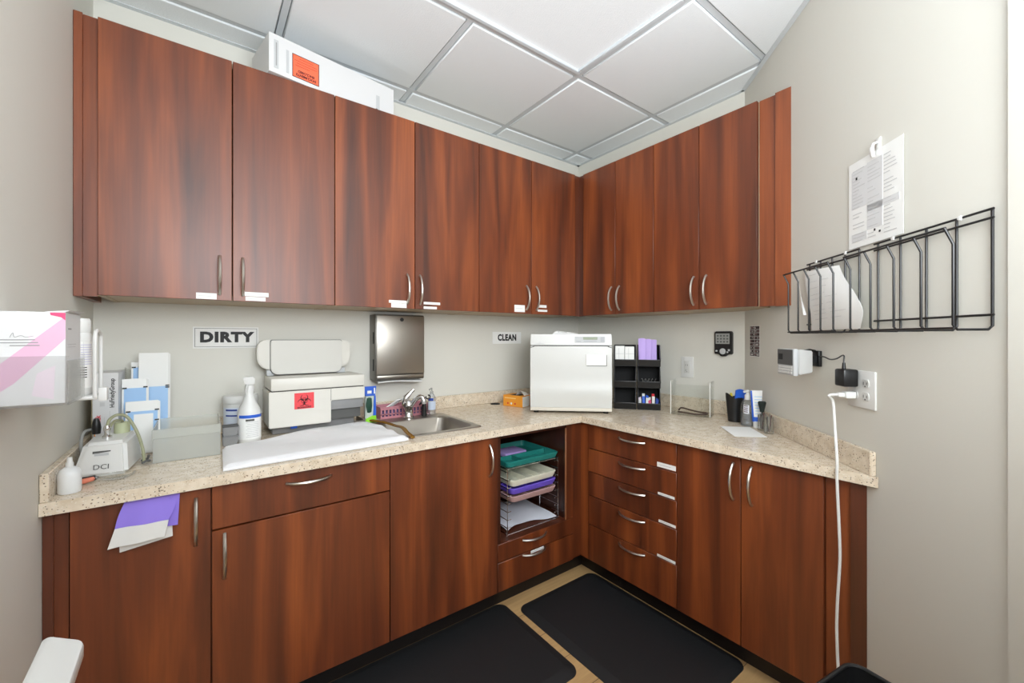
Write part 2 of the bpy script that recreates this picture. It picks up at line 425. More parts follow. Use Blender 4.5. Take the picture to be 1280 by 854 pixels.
ZB, ZT = 1.408, 2.309
def upper(label, x0, x1, yw, yf, frame, doors, extra=None):
    T = thing('wall_cabinet', label, 'cabinet', (x0, yw, ZB), frame, group='cherry wall cabinets')
    c = MB(); y1 = yf + .0195; tk = .018
    lo, hi = min(x0, x1), max(x0, x1)
    c.box(lo, lo + tk, y1, yw, ZB, ZT - .002); c.box(hi - tk, hi, y1, yw, ZB, ZT - .002)
    c.box(lo + tk, hi - tk, y1, yw, ZB + .002, ZB + .02); c.box(lo + tk, hi - tk, y1, yw, ZT - .02, ZT - .002); c.box(lo + tk, hi - tk, yw - .008, yw, ZB + .02, ZT - .02)
    c.build('carcass', TAN, T)
    for xa, xb, hx, st in doors:
        d = front('door', xa, xb, ZB, ZT, yf, T)
        bow_pull(hx, ZB + .024, hx, ZB + .164, yf, T, d)
        for q in st: sticker(*q, yf, T, d)
    if extra: extra(T, yf, yw)
    return T
def left_end(T, yf, yw):
    MB().box(-.321, -.300, yf + .008, yw, ZB - .004, ZT, bev=.001, seg=1).build('end_panel', WOOD, T)
    MB().box(-.300, -.2665, yf + .018, yf + .037, ZB - .002, ZT).build('filler_strip', WOOD, T)
def corner_a(T, yf, yw):
    MB().box(1.902, 1.958, yf + .012, yf + .03, ZB, ZT).build('corner_filler', WOODE, T)
UY = 1.881
upper('cherry two-door wall cabinet at the far left end, above the DIRTY sign', -.266, .457, YA - .001, UY, WF,
      [(-.266, .095, .056, [(-.013, .047, 1.412, 1.434)]), (.095, .457, .127, [(.134, .212, 1.430, 1.446), (.136, .202, 1.413, 1.428)])], left_end)
upper('cherry two-door wall cabinet above the steel paper towel dispenser', .457, 1.182, YA - .001, UY, WF,
      [(.457, .820, .780, [(.692, .777, 1.433, 1.446), (.703, .777, 1.412, 1.432)]), (.820, 1.182, .844, [(.864, .952, 1.434, 1.446), (.864, .934, 1.412, 1.424)])])
upper('cherry two-door wall cabinet above the CLEAN sign, ending in the inside corner', 1.182, 1.902, YA - .001, UY, WF,
      [(1.182, 1.542, 1.502, [(1.416, 1.491, 1.418, 1.458)]), (1.542, 1.902, 1.575, [(1.588, 1.657, 1.450, 1.466), (1.588, 1.663, 1.426, 1.438)])], corner_a)
UBY = -.3225
def corner_b(T, yf, yw):
    MB().box(-1.902, -1.850, yf + .012, yf + .03, ZB, ZT).build('corner_filler', WOODE, T)
def right_end(T, yf, yw):
    MB().box(-.8095, -.742, yf + .018, yf + .037, ZB, ZT).build('filler_strip', WOOD, T)
    MB().hexa([(-.742, yf + .004, ZB - .003), (-.6765, yf + .004, ZB - .003), (-.698, yf + .024, ZB - .003), (-.742, yf + .024, ZB - .003)],
              [(-.742, yf + .004, ZT), (-.6765, yf + .004, ZT), (-.698, yf + .024, ZT), (-.742, yf + .024, ZT)]).build('end_panel', WOOD, T)
upper('cherry two-door wall cabinet right of the inside corner, above the white sterilizer', -1.850, -1.333, -.001, UBY, FB,
      [(-1.850, -1.592, -1.618, []), (-1.592, -1.333, -1.560, [])], corner_b)
upper('cherry two-door wall cabinet at the right end, beside the black wire wall rack', -1.333, -.811, -.001, UBY, FB,
      [(-1.333, -1.078, -1.104, []), (-1.078, -.811, -1.040, [])], right_end)

# base cabinets
ZK, ZF = .100, .823
def base(name, label, x0, x1, yw, yf, frame, fill=None, solid=True):
    T = thing(name, label, 'cabinet', (x0, yw, 0), frame, group='cherry base cabinets')
    if solid:
        c = MB(); tk = .018; y1 = yf + .0195
        c.box(x0, x0 + tk, y1, yw, ZK, ZF + .001); c.box(x1 - tk, x1, y1, yw, ZK, ZF + .001)
        c.box(x0 + tk, x1 - tk, y1, yw, ZK, ZK + tk); c.box(x0 + tk, x1 - tk, yw - .01, yw, ZK + tk, ZF)
        c.box(x0 + tk, x1 - tk, y1, y1 + .045, ZF - .02, ZF + .001)
        c.build('carcass', WOODE, T)
    MB().box(x0, x1 + (.146 if x1 == 1.571 else 0), yf + .07, yf + .085, 0, ZK).build('toe_kick', TOE, T)
    return T
BY = 1.567
T = base('base_cabinet', 'cherry base cabinet with one door at the far left, purple cloth hanging over its door', -.274, .026, YA - .002, BY, WF)
d = front('door', -.274, .026, ZK, ZF, BY, T); bow_pull(-.011, .653, -.011, .792, BY, T, d)
MB().box(-.321, -.302, BY + .002, YA - .002, 0, ZF + .001).build('end_panel', WOODE, T)
MB().box(-.302, -.2755, BY + .010, BY + .028, 0, ZF).build('filler_strip', WOOD, T)
T = base('base_cabinet', 'wide cherry base cabinet with one drawer over one door, under the white towel', .026, .581, YA - .002, BY, WF)
d = front('drawer_front', .026, .581, .684, ZF, BY, T); bow_pull(.228, .785, .367, .785, BY, T, d)
d = front('door', .026, .581, ZK, .682, BY, T); bow_pull(.059, .530, .059, .668, BY, T, d)
T = base('base_cabinet', 'cherry base cabinet with one full-height door under the steel sink', .581, 1.084, YA - .002, BY, WF)
d = front('door', .581, 1.084, ZK, ZF, BY, T); bow_pull(1.038, .646, 1.038, .788, BY, T, d)
# open niche with two drawers
T = base('base_cabinet', 'cherry base cabinet with open niche of tray racks above two shallow drawers', 1.084, 1.571, YA - .002, BY, WF, solid=False)
y1 = BY + .0195; yw = YA - .002
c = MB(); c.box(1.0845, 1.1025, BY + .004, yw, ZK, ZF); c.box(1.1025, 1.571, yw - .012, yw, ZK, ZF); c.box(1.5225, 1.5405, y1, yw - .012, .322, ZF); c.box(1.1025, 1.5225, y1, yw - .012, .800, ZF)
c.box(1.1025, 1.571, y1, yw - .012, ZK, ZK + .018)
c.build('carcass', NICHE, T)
MB().box(1.1025, 1.5225, BY + .004, yw - .012, .304, .322).build('niche_shelf', WOODE, T)
c = MB(); c.box(1.5225, 1.571, BY + .004, BY + .0195, .322, ZF); c.build('stile', WOOD, T)
MB().box(1.516, 1.5222, BY + .002, BY + .010, .322, .80, bev=.001, seg=1).build('edge_bead', pm('bead_tan', (150, 96, 62), .4), T)
d = front('drawer_front', 1.084, 1.571, .238, .3215, BY, T); bow_pull(1.228, .302, 1.378, .302, BY, T, d)
d = front('drawer_front', 1.084, 1.571, ZK, .236, BY, T); bow_pull(1.228, .230, 1.372, .230, BY, T, d); sticker(1.279, 1.362, .222, .235, BY, T, d)
c = MB(); c.box(1.5712, 1.650, BY + .010, BY + .028, ZK, ZF); c.build('corner_filler', WOOD, T)
# drawer stack on wall B
BBY = -.628
T = base('base_cabinet', 'cherry base cabinet with a stack of five drawers right of the inside corner', -1.522, -1.008, -.002, BBY, FB)
zs = [.823, .689, .567, .443, .290, ZK]; hz = [.784, .664, .544, .420, .268]
st = [(-1.104, -1.012, .695, .716), (-1.100, -1.018, .571, .582), (-1.096, -1.012, .449, .460), (-1.104, -1.014, .293, .304), None]
for k in range(5):
    d = front('drawer_front', -1.522, -1.008, zs[k + 1], zs[k], BBY, T); bow_pull(-1.316, hz[k], -1.168, hz[k], BBY, T, d)
    if st[k]: sticker(*st[k], BBY, T, d)
MB().box(-1.577, -1.5235, BBY + .002, BBY + .019, ZK, ZF).build('corner_filler', WOOD, T)
MB().box(-1.6365, -1.522, BBY + .07, BBY + .085, 0, ZK).build('toe_kick', TOE, T)
T = base('base_cabinet', 'cherry two-door base cabinet at the right end, behind the hanging white cord', -1.008, -.478, -.002, BBY, FB, solid=False)
c = MB(); c.box(-1.007, -.989, BBY + .0195, -.04, ZK, ZF); c.box(-.989, -.478, BBY + .0195, BBY + .10, ZF - .02, ZF); c.box(-.496, -.478, BBY + .0195, BBY + .10, ZK, ZF)
c.build('carcass', WOODE, T)
d = front('door', -1.008, -.742, ZK, ZF, BBY, T); bow_pull(-.769, .650, -.769, .792, BBY, T, d)
d = front('door', -.742, -.478, ZK, ZF, BBY, T); bow_pull(-.702, .648, -.702, .792, BBY, T, d)
MB().box(-.477, -.408, BBY + .016, BBY + .034, .0, ZF).build('filler_strip', WOOD, T)
MB().hexa([(-.408, BBY, 0), (-.3675, BBY, 0), (-.394, BBY + .024, 0), (-.408, BBY + .024, 0)], [(-.408, BBY, ZF), (-.3675, BBY, ZF), (-.394, BBY + .024, ZF), (-.408, BBY + .024, ZF)]).build('end_panel', WOODE, T)

# ------------------------------------------------------------------ worktop with sink cutout
ZW = .858; YC, XC = 1.537, 1.599
T = thing('worktop', 'speckled beige stone worktop running around the corner over the base cabinets', 'countertop', (1.0, 1.9, .825))
SX0, SX1, SY0, SY1 = .655, 1.028, 1.655, 1.985
c = MB()
zb = .8255
yb = YA - .001; xb = XB - .001
def slab(x0, x1, y0, y1): c.box(x0, x1, y0, y1, zb, ZW)
slab(XL + .001, SX0, YC, yb); slab(SX1, XC, YC, yb); slab(SX0, SX1, YC, SY0); slab(SX0, SX1, SY1, yb)
cr = rpt(0, .001); er = rpt((XB - XC) / math.cos(ANG) - .002, .001)
c.prism([(XC, yb), (XC, er[1]), cr, (xb, yb)], zb, ZW)
o = c.build('slab', STONE, T)
c = MB(); bt = .018; bh = .072
c.box(XL + .001, XB - .001, yb - bt, yb, ZW, ZW + bh, bev=.002, seg=1)
c.build('backsplash', STONE, T)
c = MB().box(XL + .001, XL + bt, YC + .004, yb - bt, ZW, ZW + bh, bev=.002, seg=1); c.build('backsplash', STONE, T)
c = MB().box(xb - bt, xb, rpt(0)[1] + .012, yb - bt, ZW, ZW + bh, bev=.002, seg=1); c.build('backsplash', STONE, T)
c = MB().prism([rpt(.008, .001), rpt(.936, .001), rpt(.936, bt), rpt(.008, bt)], ZW, ZW + bh, bev=.002); c.build('backsplash', STONE, T)
# round black cable grommet
c = MB().lathe([(0, 0), (.030, 0), (.030, .003), (.024, .004), (.022, .001), (0, .001)], (1.464, 2.142, ZW), 24)
single(c, 'grommet', BLACKM, 'round black cable grommet set in the worktop left of the orange box', 'grommet', (1.464, 2.142, ZW))

# sink
T = thing('sink', 'small stainless steel bar sink let into the worktop', 'sink', (.84, 1.84, ZW))
c = MB()
ox0, ox1, oy0, oy1 = .628, 1.048, 1.633, 2.062; ix0, ix1, iy0, iy1 = .662, 1.020, 1.662, 1.962
def rrect(x0, x1, y0, y1, r, n=5):
    o = []
    for cx_, cy_, a0 in ((x1 - r, y1 - r, 0), (x0 + r, y1 - r, 90), (x0 + r, y0 + r, 180), (x1 - r, y0 + r, 270)):
        for k in range(n + 1):
            a = R(a0 + 90 * k / n); o.append((cx_ + r * math.cos(a), cy_ + r * math.sin(a)))
    return o
rings = [(rrect(ox0, ox1, oy0, oy1, .02), ZW + .0005), (rrect(ox0 + .003, ox1 - .003, oy0 + .003, oy1 - .003, .02), ZW + .004), (rrect(ix0 - .006, ix1 + .006, iy0 - .006, iy1 + .006, .05), ZW + .004),
         (rrect(ix0, ix1, iy0, iy1, .048), ZW - .002), (rrect(ix0 + .008, ix1 - .008, iy0 + .008, iy1 - .008, .05), ZW - .13), (rrect(ix0 + .03, ix1 - .03, iy0 + .03, iy1 - .03, .05), ZW - .150)]
tb = bmesh.new(); vr = [[tb.verts.new((x, y, z)) for x, y in pl] for pl, z in rings]
for a_, b_ in zip(vr, vr[1:]):
    n = len(a_)
    for k in range(n): f = tb.faces.new([a_[k], a_[(k + 1) % n], b_[(k + 1) % n], b_[k]]); f.smooth = True
tb.faces.new(vr[-1]); c._add(tb)
c.build('basin', STEEL, T)
MB().lathe([(0, 0), (.035, 0), (.040, .002), (.040, .0), ], (.84, 1.81, ZW - .149), 20).build('drain', CHROME, T)
# faucet on the sink ledge
T = thing('faucet', 'chrome single-lever faucet at the back of the steel sink', 'faucet', (.842, 2.012, ZW + .004))
z0 = ZW + .004
MB().lathe([(0, 0), (.028, 0), (.028, .008), (.022, .014), (.020, .05), (.024, .058), (.024, .075), (.012, .09), (0, .092)], (.842, 2.012, z0), 20).build('body', CHROME, T)
MB().tube(smooth([(.842, 2.012, z0 + .040), (.858, 1.995, z0 + .080), (.876, 1.975, z0 + .108), (.893, 1.955, z0 + .106), (.898, 1.948, z0 + .076)], 4), .0125, 12).build('spout', CHROME, T)
MB().tube([(.832, 2.016, z0 + .050), (.822, 2.014, z0 + .075), (.830, 2.012, z0 + .108), (.851, 2.008, z0 + .132), (.866, 2.004, z0 + .146)], [.012, .016, .015, .010, .009], 12).build('lever', CHROME, T)

ZW = .8586                                   # things stand a hair above the worktop
# ================================================================== WALL AND SHELF ITEMS
# box on top of the wall cabinets
F = at(.211, 1.862, ZT, 9)
T = thing('shipping_box', 'white cardboard box with an orange label lying on top of the wall cabinets', 'box', O0, F)
MB().box(0, .535, 0, .23, 0, .152, bev=.001, seg=1).build('carton', BOXW, T)
MB().hexa([(.235, .1, .1525), (.535, .1, .1525), (.535, .106, .1525), (.235, .106, .1525)], [(.235, .104, .168), (.535, .104, .156), (.535, .108, .156), (.235, .108, .168)]).build('flap', BOXBK, T)
c = MB().mat(0).box(.084, .188, -.001, 0, .016, .108).mat(1)
for q in ((.084, .188, .016, .0185), (.084, .188, .1055, .108), (.084, .0865, .016, .108), (.1855, .188, .016, .108)): c.box(q[0], q[1], -.0015, -.0005, q[2], q[3])
c.mat(1); text(c, 'DOCUMENTS', .0135, face_front(.137, -.0012, .030, 180), .0005, .95); text(c, 'ENCLOSED', .0135, face_front(.137, -.0012, .044, 180), .0005, .95)
c.mat(2)
for k, (xa, xb_) in enumerate(((.095, .15), (.10, .178), (.092, .178), (.11, .165))): c.box(xa, xb_, -.0013, -.0008, .064 + k * .010, .0665 + k * .010)
c.build('shipping_label', [ORANGER, MAROON, pm('label_ink_red', (196, 70, 44), .6)], T)
c = MB().mat(0).box(.018, .034, -.0008, 0, .02, .13).box(.062, .072, -.0008, 0, .02, .11).box(.445, .462, -.0008, 0, .0, .09)
c.mat(1).box(.024, .028, -.001, -.0006, .03, .12); c.mat(2).box(.443, .452, -.001, -.0006, .004, .028)
c.build('tape_marks', [LGREY, INK, DGREY], T)

# DIRTY / CLEAN signs
def sign(txt, label, x0, x1, z0, z1, size, bold, wide, tilt=0):
    F = at((x0 + x1) / 2, YA, (z0 + z1) / 2, 0); hw, hh = (x1 - x0) / 2, (z1 - z0) / 2
    T = thing('wall_sign', label, 'sign', O0, F)
    c = MB().mat(0).box(-hw, hw, -.0025, -.0005, -hh, hh)
    c.mat(1)
    if txt == 'DIRTY':
        e = .006
        for q in ((-hw + e, hw - e, -hh + e, -hh + e + .0015), (-hw + e, hw - e, hh - e - .0015, hh - e), (-hw + e, -hw + e + .0015, -hh + e, hh - e), (hw - e - .0015, hw - e, -hh + e, hh - e)):
            c.box(q[0], q[1], -.003, -.0024, q[2], q[3])
    o = c.build('plate', [PAPER, SEAM], T)
    m = MB(); text(m, txt, size, face_front(0, -.003, 0), bold, wide, 1.13); m.build('lettering', INKB, T)
sign('DIRTY', 'white DIRTY sign on the wall under the left wall cabinet', -.026, .209, 1.226, 1.318, .058, .0034, 1.06)
sign('CLEAN', 'white CLEAN sign on the wall left of the white sterilizer', 1.485, 1.715, 1.232, 1.309, .055, .0027, .80)

# paper towel dispenser
T = thing('paper_towel_dispenser', 'stainless steel paper towel dispenser on the wall above the sink', 'dispenser', (.845, YA, 1.05))
c = MB().box(.708, .972, YA - .095, YA, 1.050, 1.392, bev=.004); c.build('housing', STEELD, T)
c = MB().box(.712, .970, YA - .104, YA - .0955, 1.082, 1.386, bev=.003); d = c.build('front_door', STEEL, T)
MB().lathe([(0, 0), (.010, 0), (.010, .003), (0, .003)], (0, 0, 0), 16, M=face_front(.842, YA - .105, 1.366)).build('lock', BLACK, T, d)
MB().box(.714, .968, YA - .103, YA - .0955, 1.062, 1.076, bev=.002).build('bottom_rail', STEEL, T)
c = MB().sheet(lambda u, v: (.722 + .24 * u, YA - .100 + .045 * v, 1.043 + .004 * math.sin(u * 5) + .007 * v * 1.0), 10, 2, .004); c.build('towel_tip', PAPER, T)
c = MB().box(.7065, .7085, YA - .07, YA - .055, 1.10, 1.16).box(.7065, .7085, YA - .07, YA - .055, 1.24, 1.30); c.build('side_slots', BLACKM, T)

# plates, timer, stickers
T = thing('wall_switch_plate', 'white single outlet plate on the wall beside the stacked black bins', 'outlet', (-1.327, 0, 1.10), FB)
MB().box(-1.364, -1.289, -.006, -.0003, 1.041, 1.161, bev=.002).build('plate', WHITE, T)
MB().box(-1.344, -1.309, -.0085, -.006, 1.066, 1.136, bev=.001).build('receptacle', WHITE2, T)
c = MB().box(-1.334, -1.332, -.0089, -.0084, 1.108, 1.117).box(-1.322, -1.320, -.0089, -.0084, 1.108, 1.117).box(-1.334, -1.332, -.0089, -.0084, 1.078, 1.087).box(-1.328, -1.325, -.0089, -.0084, 1.072, 1.076); c.build('slots', SEAM, T)
T = thing('digital_timer', 'black digital timer with grey screen on the wall beside the corner', 'timer', (-1.111, 0, 1.24), FB)
c = MB(); c.prism([(-1.158, 1.184), (-1.135, 1.182), (-1.123, 1.170), (-1.100, 1.170), (-1.088, 1.182), (-1.064, 1.184), (-1.064, 1.300), (-1.070, 1.306), (-1.152, 1.306), (-1.158, 1.300)], -.022, -.0003, 'y', bev=.003); c.build('case', BLACK, T)
c = MB().mat(0).box(-1.149, -1.075, -.0235, -.0215, 1.238, 1.294).mat(1)
for r_ in range(3):
    for k in range(4):
        c.box(-1.142 + k * .017, -1.132 + k * .017, -.0242, -.0234, 1.245 + r_ * .016, 1.254 + r_ * .016)
c.build('screen', [LCDG, pm('lcd_digit', (92, 94, 92), .5)], T)
MB().lathe([(0, 0), (.016, 0), (.016, .003), (.009, .004), (0, .004)], O0, 20, M=face_front(-1.111, -.0215, 1.198)).build('button', LGREY, T)
c = MB().box(-1.083, -1.073, -.024, -.0215, 1.200, 1.210).box(-1.090, -1.082, -.024, -.0215, 1.190, 1.198).box(-1.149, -1.140, -.024, -.0215, 1.196, 1.204); c.build('small_buttons', LGREY, T)
T = thing('sticker_strip', 'two strips of small dark brown stickers on the right wall by the corner', 'stickers', (.115, 0, 1.25), FR)
c = MB().mat(0).box(.064, .172, -.001, -.0003, 1.178, 1.330)
rnd = random.Random(3)
for col in range(2):
    for rw_ in range(9):
        x0 = .067 + col * .053; z = 1.181 + rw_ * .0165
        c.mat(1).box(x0, x0 + .049, -.0016, -.0009, z, z + .0145)
        for k in range(5):
            if rnd.random() < .65:
                c.mat(2 if rnd.random() < .6 else 0).box(x0 + .003 + k * .009, x0 + .009 + k * .009, -.0020, -.0015, z + .003 + rnd.random() * .003, z + .010)
c.build('sheet', [PAPER, pm('sticker_brown', (52, 34, 34), .6), pm('sticker_mauve', (150, 120, 120), .6)], T)

# papers on the right wall, hook, wire racks
def form_print(c, x0, x1, z0, z1, y, seed, rows=16):
    rr = random.Random(seed); cw = (x1 - x0) / 3
    for col in range(3):
        for r_ in range(rows):
            if rr.random() < .12: continue
            z = z0 + (z1 - z0) * (r_ + .35) / rows
            c.box(x0 + col * cw + .006, x0 + col * cw + .006 + (cw - .012) * (.4 + .6 * rr.random()), y - .0004, y, z, z + .0022)
T = thing('paper_form', 'printed paper form hanging from a white hook above the wire rack', 'paper', (.93, 0, 1.69), FR)
c = MB().sheet(lambda u, v: (.822 + .222 * u, -.0052 - .004 * math.sin(math.pi * u) * 0, 1.828 - .272 * v), 8, 8, .0008); s1 = c.build('sheet', PAPER, T)
c = MB().mat(1)
for q in ((.836, .905, 1.68, 1.80), (.905, .968, 1.60, 1.805), (.836, .905, 1.575, 1.60), (.905, 1.03, 1.655, 1.675)): c.box(q[0], q[1], -.0066, -.0060, q[2], q[3])
c.mat(0); form_print(c, .836, 1.034, 1.572, 1.806, -.0067, 5, 22)
c.mat(2).box(.856, .863, -.0076, -.0071, 1.770, 1.778).box(.935, .941, -.0076, -.0071, 1.590, 1.597).box(.955, .962, -.0076, -.0071, 1.582, 1.588)
c.build('printing', [INKL, pm('form_shade', (214, 214, 214), .8), INKB], T, s1)
T = thing('adhesive_hook', 'white adhesive wall hook holding the printed paper form', 'hook', (.945, 0, 1.83), FR)
MB().box(.937, .957, -.005, -.0004, 1.815, 1.862, bev=.002).build('plate', WHITE, T)
MB().tube([(.945, -.004, 1.850), (.945, -.016, 1.846), (.945, -.020, 1.832), (.945, -.0175, 1.812), (.945, -.0145, 1.806)], [.006, .006, .008, .008, .006], 10, flat=.6).build('clip', WHITE, T)

def wire_rack(label, s0, s1, front_off=.082):
    """wall pocket: five U-shaped wires from wall to front, rods tying them"""
    T = thing('wire_rack', label, 'rack', ((s0 + s1) / 2, 0, 1.29), FR, group='black wire wall pockets')
    r = .0028; zb = 1.2895; n = 5; ztop = 1.548; yb = -.007; yf = -front_off
    for k in range(n):
        s = s0 + (s1 - s0) * k / (n - 1)
        pts = [(s, yb, ztop), (s, yb, zb + .008), (s, yb - .008, zb), (s, yf + .008, zb), (s, yf, zb + .010), (s, yf, 1.475), (s, yf - .017, 1.510)]
        MB().tube(pts, r, 8).build('wire', BLACK, T)
    e = .008
    MB().tube([(s0 - e, yb - .005, 1.548), (s1 + e, yb - .005, 1.548)], r, 8).build('rod', BLACK, T)
    MB().tube([(s0 - e, yb - .005, 1.529), (s1 + e, yb - .005, 1.529)], r, 8).build('rod', BLACK, T)
    MB().tube([(s0 - e, yb - .005, 1.321), (s1 + e, yb - .005, 1.321)], r, 8).build('rod', BLACK, T)
    MB().tube([(s0 - .002, yf - .017, 1.510), (s1 + .002, yf - .017, 1.510)], r, 8).build('rod', BLACK, T)
    MB().tube([(s0 - .002, yf, zb + .003), (s1 + .002, yf, zb + .003)], r, 8).build('rod', BLACK, T)
    c = MB()
    for s in (s0 + .2 * (s1 - s0), s0 + .8 * (s1 - s0)): c.lathe([(0, 0), (.006, 0), (.005, .004), (0, .005)], O0, 10, M=face_front(s, -.0125, 1.548))
    c.build('screw', WHITE, T)
wire_rack('black wire wall pocket nearest the wall cabinet, holding curled papers', .602, .872)
wire_rack('empty black wire wall pocket at the right end of the right wall', .952, 1.285)
# curled papers in the left pocket
T = thing('paper_sheets', 'curled printed papers leaning in the black wire wall pocket', 'papers', (.70, -.045, 1.297), FR)
CL = [(.606, 1.519), (.628, 1.455), (.655, 1.390), (.662, 1.340), (.650, 1.2985)]
CR = [(.805, 1.511), (.848, 1.460), (.903, 1.403), (.930, 1.352), (.905, 1.2995)]
def curl(u, v):
    def cr(P_, t):
        q = smooth([(a, b_, 0) for a, b_ in P_], 8); k = min(int(t * (len(q) - 1)), len(q) - 1); return q[k]
    a, b_ = cr(CL, v), cr(CR, v)
    return (a.x + (b_.x - a.x) * u, -.018 - .030 * math.sin(math.pi * (.12 + .75 * v)) * (.6 + .4 * math.sin(math.pi * u)), a.y + (b_.y - a.y) * u)
c = MB().sheet(curl, 12, 16, .0008); c.build('sheet', PAPER, T)
def curl2(u, v):
    s = .606 + .075 * v + .035 * u * (1 - v); z = 1.488 - .135 * v; y = -.056 - .010 * u - .004 * v
    return (s, y, z)
c = MB().sheet(curl2, 6, 10, .0008); c.build('sheet', PAPER, T)
c = MB()
for k in range(9):
    for a_, b_ in ((.12, .42), (.5, .5 + .3 * ((k * 37 % 10) / 10))):
        v = .12 + k * .085
        p0 = Vector(curl(a_, v)); p1 = Vector(curl(b_, v)); dd = Vector((0, -.0025, 0))
        c.tube([p0 + dd, (Vector(curl((a_ + b_) / 2, v)) + dd), p1 + dd], .0006, 4)
c.build('printing', INKL, T)

# thermostat-like logger on a bracket
T = thing('alarm_device', 'small white and grey alarm device on a black bracket below the wire rack', 'device', (.65, 0, 1.19), FR)
c = MB().box(.625, .668, -.012, -.0004, 1.166, 1.224, bev=.002).box(.636, .656, -.05, -.010, 1.180, 1.205); c.tube([(.646, -.05, 1.222), (.646, -.03, 1.226), (.646, -.012, 1.222)], .005, 8); c.build('bracket', BLACK, T)
c = MB().hexa([(.590, -.096, 1.132), (.704, -.096, 1.138), (.684, -.040, 1.146), (.612, -.040, 1.146)], [(.590, -.096, 1.230), (.700, -.096, 1.230), (.684, -.040, 1.224), (.612, -.040, 1.224)], bev=.003); c.build('case', pm('device_white', (196, 196, 194), .5), T)
MB().box(.584, .700, -.112, -.0965, 1.134, 1.231, bev=.003).build('front_cover', LGREY, T)
c = MB().mat(0).box(.588, .694, -.114, -.1118, 1.172, 1.228).mat(1).box(.598, .626, -.1148, -.1138, 1.190, 1.212); c.build('screen', [DGREY, INKB], T)
c = MB()
for r_ in range(3):
    for k in range(8): c.box(.592 + k * .0125, .602 + k * .0125, -.1138, -.1118, 1.141 + r_ * .010, 1.148 + r_ * .010)
c.build('buttons', WHITE, T)
# outlet plate
T = thing('double_outlet', 'white double outlet plate on the right wall with two plugs in it', 'outlet', (.877, 0, 1.11), FR)
MB().box(.815, .939, -.007, -.0004, 1.053, 1.169, bev=.003).build('plate', WHITE, T)
for sx in (.853, .902):
    for zz in (1.131, 1.091):
        o = MB().prism([(sx + .015 * math.cos(R(a)), zz + max(-.012, min(.012, .0165 * math.sin(R(a))))) for a in range(0, 360, 20)], -.010, -.007, 'y').build('receptacle', WHITE2, T)
        MB().box(sx - .008, sx - .0062, -.0106, -.0099, zz - .004, zz + .005).box(sx + .006, sx + .0078, -.0106, -.0099, zz - .004, zz + .004).box(sx - .002, sx + .002, -.0106, -.0099, zz - .011, zz - .007).build('slots', SEAM, T, o)
T = thing('power_adapter', 'black square power adapter plugged into the double outlet, cable to alarm device', 'adapter', (.853, -.011, 1.15), FR)
MB().box(.829, .878, -.055, -.0112, 1.117, 1.172, bev=.006).build('body', BLACK, T)
pts = [(.853, -.04, 1.170), (.853, -.04, 1.196), (.848, -.036, 1.212), (.828, -.03, 1.214), (.79, -.024, 1.202), (.75, -.02, 1.197), (.71, -.018, 1.204), (.672, -.012, 1.204)]
MB().tube([(.853, -.04, 1.170), (.853, -.04, 1.192)], [.006, .004], 10).build('strain_relief', BLACK, T)
MB().tube(smooth(pts), .0022, 8).build('cable', BLACK, T)
# white cord hanging to the floor
def w2r(x, y):
    dx, dy = x - RP[0], y - RP[1]
    return (-(dx * math.cos(ANG) + dy * math.sin(ANG)), dx * math.sin(ANG) * -1 * -1 - dy * math.cos(ANG))
px, py = rpt(.853, .04); 
T = thing('extension_cord', 'white power cord hanging from the double outlet past the worktop to the floor', 'cord', (px, py, 1.085))
M = Matrix.Translation((RP[0], RP[1], 0)) @ Matrix.Rotation(ANG - math.pi, 4, 'Z')
MB().box(.840, .868, -.042, -.0112, 1.079, 1.101, bev=.004, M=M).box(.846, .862, -.060, -.040, 1.083, 1.097, bev=.003, M=M).build('plug', WHITE, T)
p = rpt(.853, .058)
pts = [(p[0], p[1], 1.090), (p[0] - .012, p[1] + .02, 1.085), (1.628, .452, 1.062), (1.610, .442, .98), (1.586, .430, .89), (1.585, .430, .826), (1.590, .426, .678), (1.590, .424, .579), (1.590, .431, .425), (1.588, .431, .326), (1.582, .424, .20), (1.57, .41, .06), (1.56, .39, .006), (1.52, .37, .005)]
MB().tube(smooth(pts), .0042, 8).build('cable', WHITE, T)

# ================================================================== LEFT WALL ITEMS
T = thing('glove_box_holder', 'clear acrylic wall holder on the left wall with a pink and white box', 'holder', (XL, 1.26, 1.14))
hx0, hx1, hy0, hy1, hz0, hz1 = XL + .001, -.208, 1.190, 1.335, 1.139, 1.236
c = MB().box(hx0, hx0 + .003, hy0, hy1, hz0, hz1 + .06); c.build('back_plate', CLEAR2, T)
MB().box(hx0 + .003, hx1, hy0, hy0 + .003, hz0, hz1).build('side_panel', CLEAR2, T)
MB().box(hx0 + .003, hx1, hy1 - .003, hy1, hz0, hz1).build('side_panel', CLEAR2, T)
MB().box(hx1 - .003, hx1, hy0 + .003, hy1 - .003, hz0, hz1 - .01).build('front_panel', CLEAR2, T)
MB().box(hx0 + .003, hx1 - .003, hy0 + .003, hy1 - .003, hz0, hz0 + .003).build('bottom_panel', CLEAR2, T)
T = thing('glove_box', 'white carton with a pink diagonal stripe in the clear holder on the left wall', 'box', (-.265, 1.26, 1.1425))
gx0, gx1, gy0, gy1, gz0, gz1 = XL + .006, -.2135, 1.196, 1.325, 1.1425, 1.322
MB().box(gx0, gx1, gy0, gy1, gz0, gz1, bev=.0012, seg=1).build('carton', BOXW, T)
def front_poly(c, pts, d=.0004, y=gy0): c.prism(pts, y - d, y, 'y')
c = MB().mat(0); front_poly(c, [(gx0, gz0 + .012), (gx0, gz0 + .060), (gx1, gz1 - .008), (gx1, gz1 - .052), (gx0 + .035, gz0 + .012 + .03)])
c.mat(1); front_poly(c, [(gx1 - .045, gz0 + .018), (gx1 - .016, gz0 + .008), (gx1 - .014, gz0 + .075), (gx1 - .038, gz0 + .06)], .0003)
